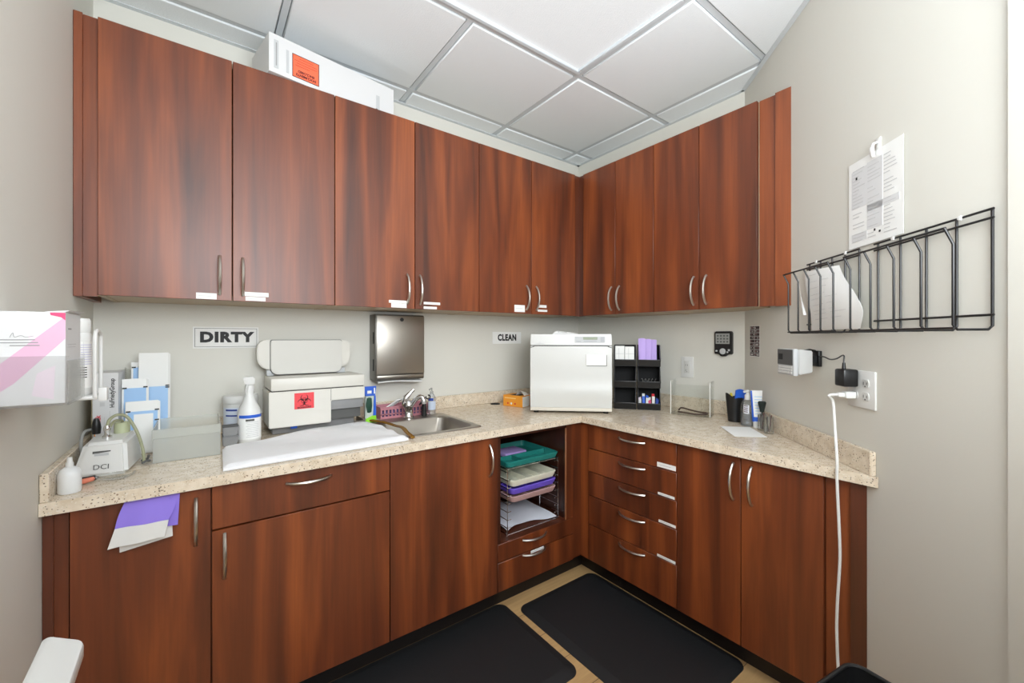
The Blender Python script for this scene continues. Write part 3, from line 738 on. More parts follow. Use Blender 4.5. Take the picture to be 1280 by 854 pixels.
front_poly(c, [(gx1 - .050, gz1 - .030), (gx1 - .02, gz1 - .02), (gx1 - .03, gz1 - .06), (gx1 - .048, gz1 - .07)], .0003)
c.mat(2); front_poly(c, [(gx1 - .021, gz1 - .001), (gx1, gz1 - .001), (gx1, gz1 - .016), (gx1 - .006, gz1 - .010), (gx1 - .02, gz1 - .006)], .0006)
c.build('printed_stripe', [PINK, PALEP, MAGENTA], T)
c = MB().mat(0)
for k, (a_, b_) in enumerate(((.012, .062), (.012, .066), (.03, .068))): c.box(gx0 + a_, gx0 + b_, gy0 - .0007, gy0, gz1 - .055 - k * .0055, gz1 - .0532 - k * .0055)
c.tube(smooth([(gx0 + .030, gy0 - .0004, gz1 - .050), (gx0 + .034, gy0 - .0004, gz1 - .041), (gx0 + .036, gy0 - .0004, gz1 - .049), (gx0 + .044, gy0 - .0004, gz1 - .046), (gx0 + .050, gy0 - .0004, gz1 - .049), (gx0 + .060, gy0 - .0004, gz1 - .047)]), .0004, 4)
c.box(gx1, gx1 + .0005, gy0 + .02, gy0 + .045, gz1 - .034, gz1 - .031); c.mat(1)
c.box(gx1, gx1 + .0005, gy0 + .015, gy0 + .085, gz1 - .065, gz1 - .063).box(gx1, gx1 + .0005, gy0 + .015, gy0 + .08, gz1 - .070, gz1 - .0685)
c.build('print', [INK, INKL], T)
MB().hexa([(gx0 + .075, gy0 + .001, gz1 + .0003), (gx1 - .001, gy0 + .001, gz1 + .0003), (gx1 - .001, gy1 - .004, gz1 + .0003), (gx0 + .075, gy1 - .004, gz1 + .0003)],
          [(gx0 + .075, gy0 + .001, gz1 + .0012), (gx1 + .006, gy0 + .001, gz1 + .004), (gx1 + .008, gy1 - .004, gz1 + .006), (gx0 + .075, gy1 - .004, gz1 + .0012)]).build('lid_flap', BOXW, T)
# white bottle in its wall bracket
T = thing('bottle_bracket', 'white plastic wall bracket holding a bottle beside the pink box', 'bracket', (XL, 1.50, 1.12))
c = MB().box(XL + .001, XL + .006, 1.47, 1.53, 1.125, 1.30, bev=.002).box(XL + .006, -.206, 1.462, 1.538, 1.1165, 1.1272, bev=.004); c.build('cradle', WHITE, T)
MB().tube(smooth([(-.2105, 1.462, 1.122), (-.2105, 1.461, 1.20), (-.2105, 1.463, 1.268), (-.2105, 1.478, 1.287), (-.2105, 1.502, 1.290), (-.2105, 1.526, 1.284), (-.2105, 1.538, 1.266), (-.2105, 1.539, 1.20), (-.2105, 1.538, 1.122)]), .0042, 8).build('loop', WHITE, T)
MB().box(-.206, -.190, 1.470, 1.500, 1.112, 1.145, bev=.002).build('latch', WHITE, T)
T = thing('disinfectant_bottle', 'white capped bottle with a barcode label in the bracket on the left wall', 'bottle', (-.2545, 1.50, 1.128))
MB().lathe([(0, 0), (.033, 0), (.036, .006), (.036, .145), (.031, .156), (0, .156)], (-.2545, 1.50, 1.128), 28).build('body', WHITE, T)
MB().lathe([(0, 0), (.030, 0), (.032, .004), (.032, .03), (.029, .036), (0, .036)], (-.2545, 1.50, 1.284), 28).build('cap', WHITE, T)
c = MB()
def lab_arc(c, cx_, cy_, r, a0, a1, z0, z1, n=8):
    def fn(u, v): a = R(a0 + (a1 - a0) * u); return (cx_ + r * math.cos(a), cy_ + r * math.sin(a), z0 + (z1 - z0) * v)
    return c.sheet(fn, n, 1)
c.mat(0); lab_arc(c, -.2545, 1.50, .0363, -130, 10, 1.146, 1.262); c.mat(1)
for k in range(5): lab_arc(c, -.2545, 1.50, .0366, -62, -40, 1.172 + k * .006, 1.1745 + k * .006, 3)
c.mat(2)
for k in range(9): lab_arc(c, -.2545, 1.50, .0366, -70 + (k % 3) * 5, -20, 1.205 + k * .006, 1.2065 + k * .006, 4)
c.build('bottle_label', [PAPER, INKB, pm('ink_lilac', (186, 184, 214), .7)], T)

# ================================================================== ITEMS ON THE LEFT WORKTOP
# carton standing at the back left
F = at(-.292, 1.985, ZW, 0)
T = thing('tall_carton', 'tall white carton with black HuFriedyGroup lettering standing at the left wall', 'box', O0, F)
MB().box(0, .064, 0, .16, 0, .292, bev=.001, seg=1).build('carton', BOXW, T)
c = MB().mat(0); text(c, 'HuFriedyGroup', .0165, face_front(.049, -.0006, .222, 90), .0003, .95)
c.mat(1); text(c, '-Check', .019, face_front(.014, -.0006, .120, 90), .0004, 1.0)
c.mat(2); c.tube([(.012 + .007 * math.cos(R(a)), -.0003, .082 + .009 * math.sin(R(a))) for a in range(0, 330, 30)], .0012, 4)
c.mat(3); c.box(.028, .030, -.0005, 0, .09, .14).box(.042, .0435, -.0005, 0, .10, .16).box(.018, .030, -.0005, 0, .178, .192)
c.build('lettering', [INKB, RED, ORANGE, INKL], T)
# thin cartons between wall and carton
for k, (m_, x_, nm) in enumerate(((CARD, -.3036, 'thin cream packet standing against the left wall behind the tall carton'), (pm('packet_grey', (128, 122, 104), .8), -.2988, 'thin grey packet standing beside the cream packet at the left wall'))):
    c = MB().box(0, .004, 0, .12, 0, .235 - .02 * k, bev=.001, seg=1)
    single(c, 'packet', m_, nm, 'packet', O0, at(x_, 2.045, ZW, 0))
# sterilization pouch bundles
def pouches(label, x, y, w_, h_, flap, tilt, lean, n, film):
    F = at(x, y, ZW + .0018, tilt)
    T = thing('sterilization_pouches', label, 'pouches', O0, F, group='sterilization pouches leaning in the left corner')
    ln = R(lean); M_ = Matrix.Rotation(-ln, 4, 'X')
    th = .004 * n
    c = MB()
    for k in range(n):
        dx = .0025 * ((k * 7) % 3 - 1)
        c.box(dx, w_ + dx, k * .004, k * .004 + .0032, 0, h_ - k * .002, bev=.0012, seg=1, M=M_)
    c.build('paper_back', PAPER, T)
    c = MB().mat(0).box(.004, w_ - .004, -.0016, -.0002, .004, h_ - flap, M=M_)
    if film == 'mid':
        c.mat(1).box(.02, w_ - .016, -.0026, -.0015, .004, h_ - flap - .01, M=M_)
    c.build('film', [BLUEF, PAPER], T)
    c = MB()
    for xx, zz in ((-.0005, h_ - flap), (w_ - .012, h_ - flap + .002), (w_ - .012, h_ * .62)): c.box(xx, xx + .012, -.0032, -.0014, zz - .002, zz + .003, M=M_)
    c.build('indicator_marks', SEAM, T)
    return T
pouches('tall white pouch bundle rearmost in the left corner', -.185, 2.085, .088, .355, .13, 0, 6, 5, 'blue')
pouches('medium blue pouch bundle between the tall pouches and front pouches', -.224, 2.035, .068, .262, .034, 0, 3, 4, 'blue')
pouches('short white-faced pouch bundle frontmost in the left corner', -.208, 1.975, .088, .186, .036, 0, 4, 4, 'mid')
pouches('narrow blue pouch bundle squeezed behind the tall carton', -.208, 2.118, .030, .318, .02, 0, 4, 3, 'blue')
# clear bag edge
c = MB().sheet(lambda u, v: (-.232 + .055 * u, 2.172 + .008 * math.sin(9 * u + 3 * v), ZW + .30 * v - .03 * u * v), 8, 8, .0008)
single(c, 'plastic_bag', CLEAR, 'crumpled clear plastic bag standing behind the tall carton', 'bag', (-.205, 2.145, ZW))

# DCI lubrication station
T = thing('lubrication_station', 'white DCI handpiece lubrication station on the left worktop', 'device', (-.245, 1.82, ZW))
c = MB(); z = ZW
c.hexa([(-.302, 1.738, z), (-.176, 1.715, z), (-.158, 1.905, z), (-.288, 1.925, z)], [(-.276, 1.752, z + .098), (-.182, 1.735, z + .100), (-.168, 1.885, z + .105), (-.272, 1.90, z + .103)], bev=.010)
c.build('housing', WHITE, T)
c = MB().mat(0).hexa([(-.256, 1.7415, z + .058), (-.216, 1.7345, z + .058), (-.216, 1.750, z + .058), (-.256, 1.757, z + .058)], [(-.256, 1.743, z + .074), (-.216, 1.736, z + .074), (-.216, 1.755, z + .074), (-.256, 1.761, z + .074)])
c.mat(1).hexa([(-.252, 1.7395, z + .0605), (-.220, 1.7340, z + .0605), (-.220, 1.7355, z + .0605), (-.252, 1.7412, z + .0605)], [(-.252, 1.7405, z + .068), (-.220, 1.735, z + .068), (-.220, 1.7365, z + .068), (-.252, 1.742, z + .068)])
c.build('window', [DGREY, LGREY], T)
c = MB(); text(c, 'DCI', .020, Matrix.Translation((-.236, 1.7300, z + .028)) @ Matrix.Rotation(R(-10.3), 4, 'Z') @ Matrix.Rotation(R(80), 4, 'X'), 0, 1.1); c.build('lettering', DGREY, T)
c = MB().lathe([(0, 0), (.012, 0), (.012, .006), (.007, .010), (.007, .022), (.009, .026), (.009, .034), (.006, .04), (0, .04)], (-.232, 1.80, z + .100), 14); c.build('fitting', CHROME, T)
MB().lathe([(0, 0), (.020, 0), (.020, .028), (.017, .034), (0, .034)], (-.205, 1.865, z + .103), 18).build('oil_cap', pm('cap_sage', (186, 192, 156), .5), T)
MB().tube(smooth([(-.232, 1.80, z + .138), (-.226, 1.805, z + .158), (-.210, 1.815, z + .168), (-.190, 1.82, z + .160), (-.172, 1.81, z + .13), (-.158, 1.805, z + .09), (-.148, 1.80, z + .045), (-.146, 1.80, z + .012)]), .0045, 8).build('hose', HOSE, T)
MB().tube(smooth([(-.228, 1.803, z + .130), (-.218, 1.82, z + .148), (-.205, 1.845, z + .145), (-.203, 1.862, z + .134)]), .004, 8).build('hose', HOSE, T)
MB().tube(smooth([(-.150, 1.790, z + .010), (-.138, 1.80, z + .014), (-.134, 1.815, z + .009), (-.146, 1.835, z + .007), (-.152, 1.82, z + .012), (-.138, 1.800, z + .020), (-.134, 1.795, z + .032)]), .0038, 8).build('cable', DGREY, T)
MB().tube(smooth([(-.288, 1.83, z + .02), (-.296, 1.84, z + .08), (-.292, 1.86, z + .115), (-.276, 1.89, z + .118)]), .0045, 8).build('hose', pm('hose_grey', (150, 150, 146), .5), T)
c = MB().lathe([(0, 0), (.010, 0), (.012, .02), (.010, .035), (.006, .05), (0, .05)], (-.268, 1.885, z + .103), 12); c.build('knob', BLACK, T)
# small things in front
T = thing('squeeze_bottle', 'translucent white squeeze bottle standing at the front left worktop edge', 'bottle', (-.279, 1.605, ZW))
MB().lathe([(0, 0), (.021, 0), (.023, .004), (.023, .052), (.019, .062), (.010, .068), (0, .068)], (-.279, 1.605, ZW), 24).build('body', MILKW, T)
MB().lathe([(0, 0), (.008, 0), (.008, .010), (.006, .014), (.005, .026), (0, .026)], (-.279, 1.605, ZW + .068), 14).build('nozzle', WHITE, T)
T = thing('hand_tool', 'small tool with a black grip lying before the white lubrication station', 'tool', (-.262, 1.698, ZW + .008))
MB().tube([(-.282, 1.690, ZW + .008), (-.262, 1.693, ZW + .008), (-.245, 1.694, ZW + .008), (-.236, 1.692, ZW + .007)], [.0075, .0065, .0075, .003], 10).build('grip', BLACK, T)
MB().tube([(-.238, 1.692, ZW + .007), (-.196, 1.692, ZW + .006)], .0014, 6).build('shaft', STEEL, T)
c = MB().lathe([(0, 0), (.006, 0), (.0075, .010), (.006, .03), (0, .034)], O0, 12, M=Matrix.Translation((-.272, 1.664, ZW + .0078)) @ Matrix.Rotation(R(80), 4, 'Y'))
single(c, 'polishing_cap', CORALP, 'small coral cap lying beside the squeeze bottle', 'cap', (-.272, 1.664, ZW))
c = MB().lathe([(0, 0), (.020, .002), (.034, .008), (.038, .016), (.034, .015), (.018, .006), (0, .005)], (-.196, 1.668, ZW + .0003), 24, sx=1.15, sy=.72)
single(c, 'clear_dish', CLEAR, 'small clear oval dish in front of the lubrication station', 'dish', (-.196, 1.668, ZW))
# translucent bin
T = thing('storage_bin', 'translucent white open bin between the pouches and the spray bottle', 'bin', (-.035, 1.90, ZW))
bx0, bx1, by0, by1, bz0, bz1 = -.125, .056, 1.800, 2.03, ZW + .0005, ZW + .112
t_ = .003
MB().box(bx0, bx1, by0, by1, bz0, bz0 + t_).build('bottom', MILKY, T)
MB().box(bx0, bx1, by0, by0 + t_, bz0 + t_, bz1 - .018).build('front_wall', MILKY, T)
MB().box(bx0, bx1, by1 - t_, by1, bz0 + t_, bz1).build('back_wall', MILKY, T)
MB().box(bx0, bx0 + t_, by0 + t_, by1 - t_, bz0 + t_, bz1).build('side_wall', MILKY, T)
MB().box(bx1 - t_, bx1, by0 + t_, by1 - t_, bz0 + t_, bz1).build('side_wall', MILKY, T)
MB().box(bx0 - .002, bx1 + .002, by0 - .003, by0 + .002, bz1 - .032, bz1 - .002, bev=.001, seg=1).build('rim_band', MILKY, T)
# grey boxes stacked
for k, nm in enumerate(('lower small grey plastic box beside the spray bottle', 'upper small grey open box stacked beside the spray bottle')):
    z = ZW + k * .037
    T = thing('grey_box', nm, 'box', (.09, 1.95, z), group='small grey boxes by the spray bottle')
    c = MB(); c.hexa([(.068, 1.925, z), (.112, 1.925, z), (.112, 1.975, z), (.068, 1.975, z)], [(.066, 1.922, z + .034), (.118, 1.922, z + .034), (.118, 1.978, z + .034), (.066, 1.978, z + .034)], bev=.002); c.build('body', GREYP, T)
    MB().box(.0655, .1185, 1.9215, 1.9785, z + .0342, z + .0368, bev=.001, seg=1).build('rim', DGREY if k else GREYP, T)
# spray bottle
T = thing('spray_bottle', 'white spray bottle with blue striped label before the white tub', 'bottle', (.155, 1.955, ZW))
MB().lathe([(0, 0), (.037, 0), (.040, .005), (.040, .115), (.036, .132), (.022, .160), (.0155, .185), (.0145, .200), (0, .200)], (.155, 1.962, ZW), 28).build('body', WHITE, T)
hd = MB().lathe([(0, 0), (.0165, 0), (.0165, .022), (.013, .030), (0, .030)], (.155, 1.962, ZW + .198), 20).build('collar', WHITE, T)
MB().hexa([(.140, 1.935, ZW + .226), (.172, 1.942, ZW + .226), (.172, 1.975, ZW + .226), (.142, 1.975, ZW + .226)], [(.128, 1.930, ZW + .258), (.172, 1.940, ZW + .258), (.172, 1.975, ZW + .258), (.140, 1.972, ZW + .258)], bev=.004).build('spray_head', WHITE, T)
MB().tube([(.146, 1.938, ZW + .228), (.140, 1.930, ZW + .205), (.142, 1.928, ZW + .19)], [.006, .005, .004], 8, flat=.6).build('trigger', WHITE, T)
c = MB().mat(0); lab_arc(c, .155, 1.962, .0404, -160, 20, ZW + .015, ZW + .112, 16); c.mat(1); lab_arc(c, .155, 1.962, .0408, -150, 10, ZW + .098, ZW + .110, 16)
c.mat(2)
for k in range(9): lab_arc(c, .155, 1.962, .0408, -110 + (k % 2) * 6, -45, ZW + .024 + k * .007, ZW + .026 + k * .007, 6)
c.mat(3); lab_arc(c, .155, 1.962, .0408, -112, -70, ZW + .086, ZW + .094, 6)
c.build('bottle_label', [PAPER, BLUE, INKL, DGREY], T)
# wipes tub
T = thing('wipes_tub', 'white round wipes tub with screw lid behind the spray bottle', 'tub', (.135, 2.105, ZW))
MB().lathe([(0, 0), (.058, 0), (.060, .004), (.060, .14), (0, .14)], (.135, 2.105, ZW), 32).build('body', WHITE, T)
MB().lathe([(0, 0), (.063, 0), (.064, .003), (.064, .026), (.060, .032), (0, .033)], (.135, 2.105, ZW + .141), 32).build('lid', WHITE, T)
c = MB().mat(0); lab_arc(c, .135, 2.105, .0604, -175, -5, ZW + .02, ZW + .125, 16); c.mat(1); lab_arc(c, .135, 2.105, .0608, -150, -105, ZW + .112, ZW + .119, 6); lab_arc(c, .135, 2.105, .0608, -150, -105, ZW + .09, ZW + .096, 6)
c.build('tub_label', [pm('label_pale_blue', (214, 222, 234), .6), BLUED], T)

# ultrasonic cleaner
T = thing('ultrasonic_cleaner', 'off-white ultrasonic cleaner with red biohazard sticker and raised lid', 'appliance', (.415, 2.06, ZW))
uy, ux0, ux1 = 1.965, .223, .609
MB().box(ux0 + .02, ux1 - .03, uy + .066, 2.17, ZW + .0005, .905, bev=.003).build('base', GREYP, T)
c = MB(); c.prism([(ux0, .897), (ux0, 1.046), (ux1, 1.046), (ux1, .993), (.462, .993), (.462, .897)], uy, 2.18, 'y', bev=.003); c.build('body', OFFW, T)
MB().box(.463, ux1 - .004, uy + .012, 2.175, .950, .9925, bev=.002).build('control_panel', GREYP, T)
MB().box(.463, ux1 - .012, uy + .030, 2.175, .905, .9495).build('recess', DGREY, T)
c = MB().box(ux0 + .006, ux1 - .003, uy - .004, 2.18, 1.050, 1.102, bev=.006); c.build('tank_rim', OFFW, T)
MB().box(ux0 + .010, ux1 - .006, uy + .002, 2.17, 1.0462, 1.0498).build('seam', SEAM, T)
MB().box(.4605, .4620, uy - .0006, uy + .002, .994, 1.044).build('drawer_seam', SEAM, T)
c = MB().mat(0).box(.316, .392, uy - .0008, uy, .968, 1.036).mat(1)
def cres(c, cx_, cz_, y, R1, R2, d, ang):
    """open crescent of the biohazard mark pointing along ang"""
    pts = []; n = 22
    for k in range(n + 1):
        a = R(ang + 32 + (360 - 64) * k / n); pts.append((cx_ + R1 * math.cos(a), cz_ + R1 * math.sin(a)))
    q = []
    for k in range(n + 1):
        a = R(ang + 40 + (360 - 80) * k / n); q.append((cx_ + d * math.cos(R(ang)) + R2 * math.cos(a), cz_ + d * math.sin(R(ang)) + R2 * math.sin(a)))
    t = bmesh.new()
    P1 = [t.verts.new((x, y, z)) for x, z in pts]; P2 = [t.verts.new((x, y, z)) for x, z in q]
    for k in range(n): t.faces.new([P1[k], P1[k + 1], P2[k + 1], P2[k]])
    c._add(t)
bx, bz = .354, 1.002
for a_ in (90, 210, 330): cres(c, bx + .0125 * math.cos(R(a_)), bz + .0125 * math.sin(R(a_)), uy - .0012, .0150, .0118, .0022, a_)
c.tube([(bx + .0115 * math.cos(R(k * 15)), uy - .0012, bz + .0115 * math.sin(R(k * 15))) for k in range(24)], .0009, 4, closed=True)
text(c, 'BIOHAZARD', .0095, face_front(.354, -.0012 + uy, .974, 2), .0003, 1.0)
c.mat(2).lathe([(0, 0), (.0026, 0), (0, .0004)], O0, 10, M=face_front(bx, uy - .0014, bz))
c.build('biohazard_sticker', [REDL, MAROON, REDL], T)
# raised lid leaning against the wall behind
c = MB(); lz0, lz1 = 1.114, 1.262
def lidshape(x0, x1, z0, z1, rb, rt):
    o = []
    for k in range(7): a = R(-90 + 90 * k / 6); o.append((x1 - rb + rb * math.cos(a), z0 + rb + rb * math.sin(a)))
    for k in range(4): a = R(0 + 90 * k / 3); o.append((x1 - rt + rt * math.cos(a), z1 - rt + rt * math.sin(a)))
    for k in range(4): a = R(90 + 90 * k / 3); o.append((x0 + rt + rt * math.cos(a), z1 - rt + rt * math.sin(a)))
    for k in range(7): a = R(180 + 90 * k / 6); o.append((x0 + rb + rb * math.cos(a), z0 + rb + rb * math.sin(a)))
    return o
lid = MB().prism(lidshape(.196, .586, lz0 + .014, lz1, .055, .035), 2.118, 2.165, 'y', bev=.004).build('lid', OFFW, T)
MB().prism(lidshape(.246, .544, lz0 - .006, lz1 - .002, .030, .008), 2.104, 2.1175, 'y', bev=.002).build('lid_inner_panel', pm('lid_inner', (206, 204, 197), .4), T, lid)
MB().prism(lidshape(.244, .546, lz0 - .009, lz1 + .0005, .031, .009), 2.1142, 2.1178, 'y').build('lid_gasket', DGREY, T, lid)
c = MB().box(.232, .262, 2.12, 2.16, 1.1025, 1.128, bev=.003).box(.525, .562, 2.12, 2.16, 1.1025, 1.128, bev=.003); c.build('hinges', LGREY, T)
c = MB().lathe([(0, 0), (.006, 0), (.006, .03), (0, .03)], O0, 12, M=face_front(.318, uy + .066, .888)).box(.306, .332, uy + .026, uy + .038, .882, .896, bev=.003); c.build('drain_valve', BLUE, T)
# grey tray under it
c = MB()
c.box(.582, .618, 2.022, 2.12, ZW + .0002, ZW + .004).box(.616, .620, 2.015, 2.125, ZW + .0002, ZW + .026).box(.582, .616, 2.017, 2.0215, ZW + .0002, ZW + .020)
single(c, 'drip_tray', STEEL, 'small steel tray lip between the ultrasonic cleaner and the sink', 'tray', (.60, 2.06, ZW))

# towel
def lerp_path(P_, t):
    t *= len(P_) - 1; k = min(int(t), len(P_) - 2); f = t - k
    return tuple(a + (b_ - a) * f for a, b_ in zip(P_[k], P_[k + 1]))
TF = [(.055, 1.562), (.21, 1.568), (.37, 1.574), (.52, 1.580), (.664, 1.588)]
TB = [(.062, 1.815), (.14, 1.895), (.27, 1.955), (.40, 1.998), (.53, 2.006), (.620, 1.994), (.657, 1.925)]
def tw(u, v):
    p0 = lerp_path(TF, u); p1 = lerp_path(TB, u)
    x = p0[0] + (p1[0] - p0[0]) * v; y = p0[1] + (p1[1] - p0[1]) * v
    z = ZW + .017 + .004 * math.sin(9 * u + 2 * v) * v + .003 * math.sin(17 * u * v + 1)
    ed = min(u * 2.4, (1 - u) * 2.4, v, 1 - v)
    z -= .009 * max(0, 1 - ed / .04) ** 2
    return (x, y, max(z, ZW + .003))
c = MB().sheet(tw, 48, 26)
# closed underside
c.sheet(lambda u, v: (tw(u, v)[0], tw(u, v)[1], ZW + .0006), 24, 12)
def side(fa): 
    c.sheet(lambda s, t: (lambda p: (p[0], p[1], ZW + .0006 + (p[2] - ZW - .0006) * t))(tw(*fa(s))), 48, 1)
side(lambda s: (s, 0)); side(lambda s: (s, 1)); side(lambda s: (0, s)); side(lambda s: (1, s))
T = thing('hand_towel', 'white terry towel spread on the worktop before the ultrasonic cleaner', 'towel', (.36, 1.75, ZW))
c.build('cloth', TOWEL, T)
pts = [(tw(s / 80, 0)[0], tw(s / 80, 0)[1] - .001 - .001 * (s % 2), ZW + .004 + .0016 * (s % 2)) for s in range(81)]
MB().tube(pts, .0022, 5).build('hem', TOWEL, T)

# scrub brush package, basket, nozzle, sanitizer, hose
T = thing('brush_package', 'blue and green packaged scrub brush standing beside the ultrasonic cleaner', 'package', (.656, 2.036, ZW))
def pk(u, v, w0=.030):
    z = ZW + .174 * v; ww = w0 * (1 - .18 * (v > .85) - .1 * math.sin(v * 3.1))
    return (.656 + (u - .5) * 2 * ww, 2.040 - .010 * math.sin(math.pi * u) * math.sin(math.pi * min(1, v * 1.02)), z)
MB().hexa([(.632, 2.030, ZW + .0005), (.682, 2.030, ZW + .0005), (.682, 2.058, ZW + .0005), (.632, 2.058, ZW + .0005)], [(.634, 2.034, ZW + .130), (.680, 2.034, ZW + .130), (.680, 2.052, ZW + .130), (.634, 2.052, ZW + .130)], bev=.004).build('clear_body', pm('pack_grey', (190, 200, 190), .3), T)
MB().hexa([(.633, 2.034, ZW + .130), (.681, 2.034, ZW + .130), (.681, 2.052, ZW + .130), (.633, 2.052, ZW + .130)], [(.628, 2.038, ZW + .176), (.688, 2.038, ZW + .176), (.688, 2.046, ZW + .176), (.628, 2.046, ZW + .176)], bev=.002).build('blue_header', BLUE, T)
c = MB().mat(0); c.lathe([(0, 0), (.014, .008), (.016, .04), (.013, .075), (0, .082)], (.651, 2.036, ZW + .044), 16, sy=.5); c.build('brush_head', DGREEN, T)
c = MB().hexa([(.668, 2.0275, ZW + .035), (.683, 2.0275, ZW + .035), (.683, 2.032, ZW + .035), (.668, 2.032, ZW + .035)], [(.674, 2.0315, ZW + .131), (.682, 2.0315, ZW + .131), (.682, 2.036, ZW + .131), (.674, 2.036, ZW + .131)]); c.build('blue_band', BLUE, T)
MB().hexa([(.632, 2.0275, ZW + .001), (.683, 2.0275, ZW + .001), (.683, 2.034, ZW + .001), (.632, 2.034, ZW + .001)], [(.634, 2.029, ZW + .022), (.683, 2.029, ZW + .042), (.683, 2.034, ZW + .042), (.634, 2.034, ZW + .022)]).build('lime_band', LIME, T)
c = MB().mat(0).box(.642, .662, 2.0325, 2.0345, ZW + .142, ZW + .156).box(.674, .680, 2.034, 2.0355, ZW + .14, ZW + .168); c.build('lettering', PAPER, T)
T = thing('slotted_basket', 'dusty pink slotted basket behind the chrome faucet', 'basket', (.86, 2.12, ZW))
kx0, kx1, ky0, ky1, kz1 = .722, .992, 2.078, 2.178, ZW + .060
c = MB().box(kx0, kx1, ky0, ky1, ZW + .0005, ZW + .004)
for yy in (ky0, ky1 - .003):
    c.box(kx0, kx1, yy, yy + .003, ZW + .004, ZW + .012).box(kx0, kx1, yy, yy + .003, ZW + .021, ZW + .026).box(kx0, kx1, yy, yy + .003, ZW + .045, kz1)
    for k in range(15): x_ = kx0 + k * (kx1 - kx0 - .007) / 14; c.box(x_, x_ + .007, yy, yy + .003, ZW + .012, ZW + .045)
for xx in (kx0, kx1 - .003): c.box(xx, xx + .003, ky0 + .003, ky1 - .003, ZW + .004, kz1)
c.box(kx0 - .003, kx1 + .003, ky0 - .003, ky0, kz1 - .006, kz1 + .001).box(kx0 - .003, kx1 + .003, ky1, ky1 + .003, kz1 - .006, kz1 + .001)
c.build('basket', PINKB, T)
c = MB().box(.735, .978, 2.094, 2.166, ZW + .0045, ZW + .040, bev=.008)
single(c, 'folded_cloth', pm('violet_grey', (104, 88, 128), .8), 'folded violet grey cloth inside the pink slotted basket', 'cloth', (.86, 2.13, ZW + .0045))
for k, (x_, dx) in enumerate(((.765, .05), (.785, .045), (.80, .05))):
    c = MB().tube([(x_, 2.12 + .012 * k, ZW + .050), (x_ + dx, 2.11 + .012 * k, ZW + .082)], .004, 8).tube([(x_ + dx, 2.11 + .012 * k, ZW + .082), (x_ + dx + .012, 2.108 + .012 * k, ZW + .088)], .0055, 8)
    single(c, 'plastic_stick', WHITE, ('leftmost', 'middle', 'rightmost')[k] + ' of three white plastic sticks lying in the pink basket', 'stick', (x_, 2.12 + .012 * k, ZW + .05), group='white sticks in the pink basket')
T = thing('soap_pump', 'slim black bottle with side spout at the back right of the sink', 'bottle', (.930, 2.03, ZW + .004))
MB().lathe([(0, 0), (.014, 0), (.0145, .004), (.012, .05), (.009, .085), (.007, .098), (0, .1)], (.934, 2.028, ZW + .0045), 18).build('body', BLACK, T)
MB().tube([(.934, 2.028, ZW + .09), (.918, 2.02, ZW + .082), (.902, 2.012, ZW + .066)], [.006, .005, .004], 8).build('spout', BLACK, T)
MB().tube([(.957 + .012 * math.cos(R(a)), 2.028, ZW + .100 + .010 * math.sin(R(a))) for a in range(150, 470, 20)], .0032, 8).build('ring', BLACK, T)
T = thing('clear_pump_bottle', 'clear pump bottle with a pale blue label at the right of the sink back', 'bottle', (.985, 2.045, ZW + .004))
MB().lathe([(0, 0), (.020, 0), (.021, .004), (.021, .088), (.014, .104), (.009, .110), (0, .110)], (.985, 2.044, ZW + .0045), 22).build('body', thin_clear('clear_sanitizer', (246, 249, 251), .15, (226, 232, 240)), T)
MB().lathe([(0, 0), (.009, 0), (.009, .012), (.004, .014), (.004, .03), (0, .03)], (.985, 2.044, ZW + .1145), 14).tube([(.985, 2.044, ZW + .142), (.965, 2.03, ZW + .138)], .004, 8).build('pump', thin_clear('clear_pump', (235, 236, 236), .4), T)
c = MB().mat(0); lab_arc(c, .985, 2.044, .0214, -170, -40, ZW + .03, ZW + .075, 8); c.mat(1); lab_arc(c, .985, 2.044, .0217, -165, -90, ZW + .078, ZW + .092, 8); c.build('bottle_label', [pm('label_ice', (196, 206, 222), .5), BLUED], T)
c = MB().tube(smooth([(.648, 2.055, ZW + .012), (.672, 2.00, ZW + .013), (.694, 1.935, ZW + .013), (.705, 1.83, ZW + .014), (.700, 1.74, ZW + .022), (.691, 1.66, ZW + .014), (.688, 1.60, ZW + .008)]), .0095, 10, flat=.55)
single(c, 'rubber_tube', AMBER, 'amber rubber tube lying over the left rim of the sink', 'tube', (.69, 1.83, ZW))

# orange glove box by the grommet
F = at(1.471, 2.067, ZW, math.degrees(math.atan2(1.928 - 2.067, 1.511 - 1.471)))
T = thing('orange_box', 'orange and white open box lying left of the white sterilizer', 'box', O0, F)
MB().mat(0).box(0, .145, 0, .100, 0, .066, bev=.001, seg=1).build('carton', ORANGE, T)
c = MB().mat(0).hexa([(.1452, .0, .002), (.1456, 0, .002), (.1456, .07, .002), (.1452, .07, .002)], [(.1452, .0, .062), (.1456, 0, .062), (.1456, .07, .064), (.1452, .07, .064)]).mat(1).box(.1452, .1458, .075, .098, .004, .062)
c.build('side_print', [PAPER, pm('orange_brown', (168, 92, 44), .6)], T)
c = MB().mat(0).box(.040, .110, .02, .085, .0662, .0668); c.build('opening', BLACKM, T)
c = MB().sheet(lambda u, v: (.075 + .06 * u, .03 + .05 * v, .067 + .028 * math.sin(math.pi * u) * (1 - .5 * v)), 8, 6, .001); c.build('tissue', PAPER, T)
c = MB().mat(0).box(.012, .095, -.0006, 0, .047, .052).mat(1).lathe([(0, 0), (.006, 0), (0, .0008)], O0, 12, M=face_front(.036, -.0001, .018)).lathe([(0, 0), (.006, 0), (0, .0008)], O0, 12, M=face_front(.09, -.0001, .018)).mat(2).lathe([(0, 0), (.007, 0), (0, .0008)], O0, 12, M=face_front(.062, -.0001, .018))
c.build('front_print', [pm('pale_orange', (244, 206, 140), .6), RED, PAPER], T)

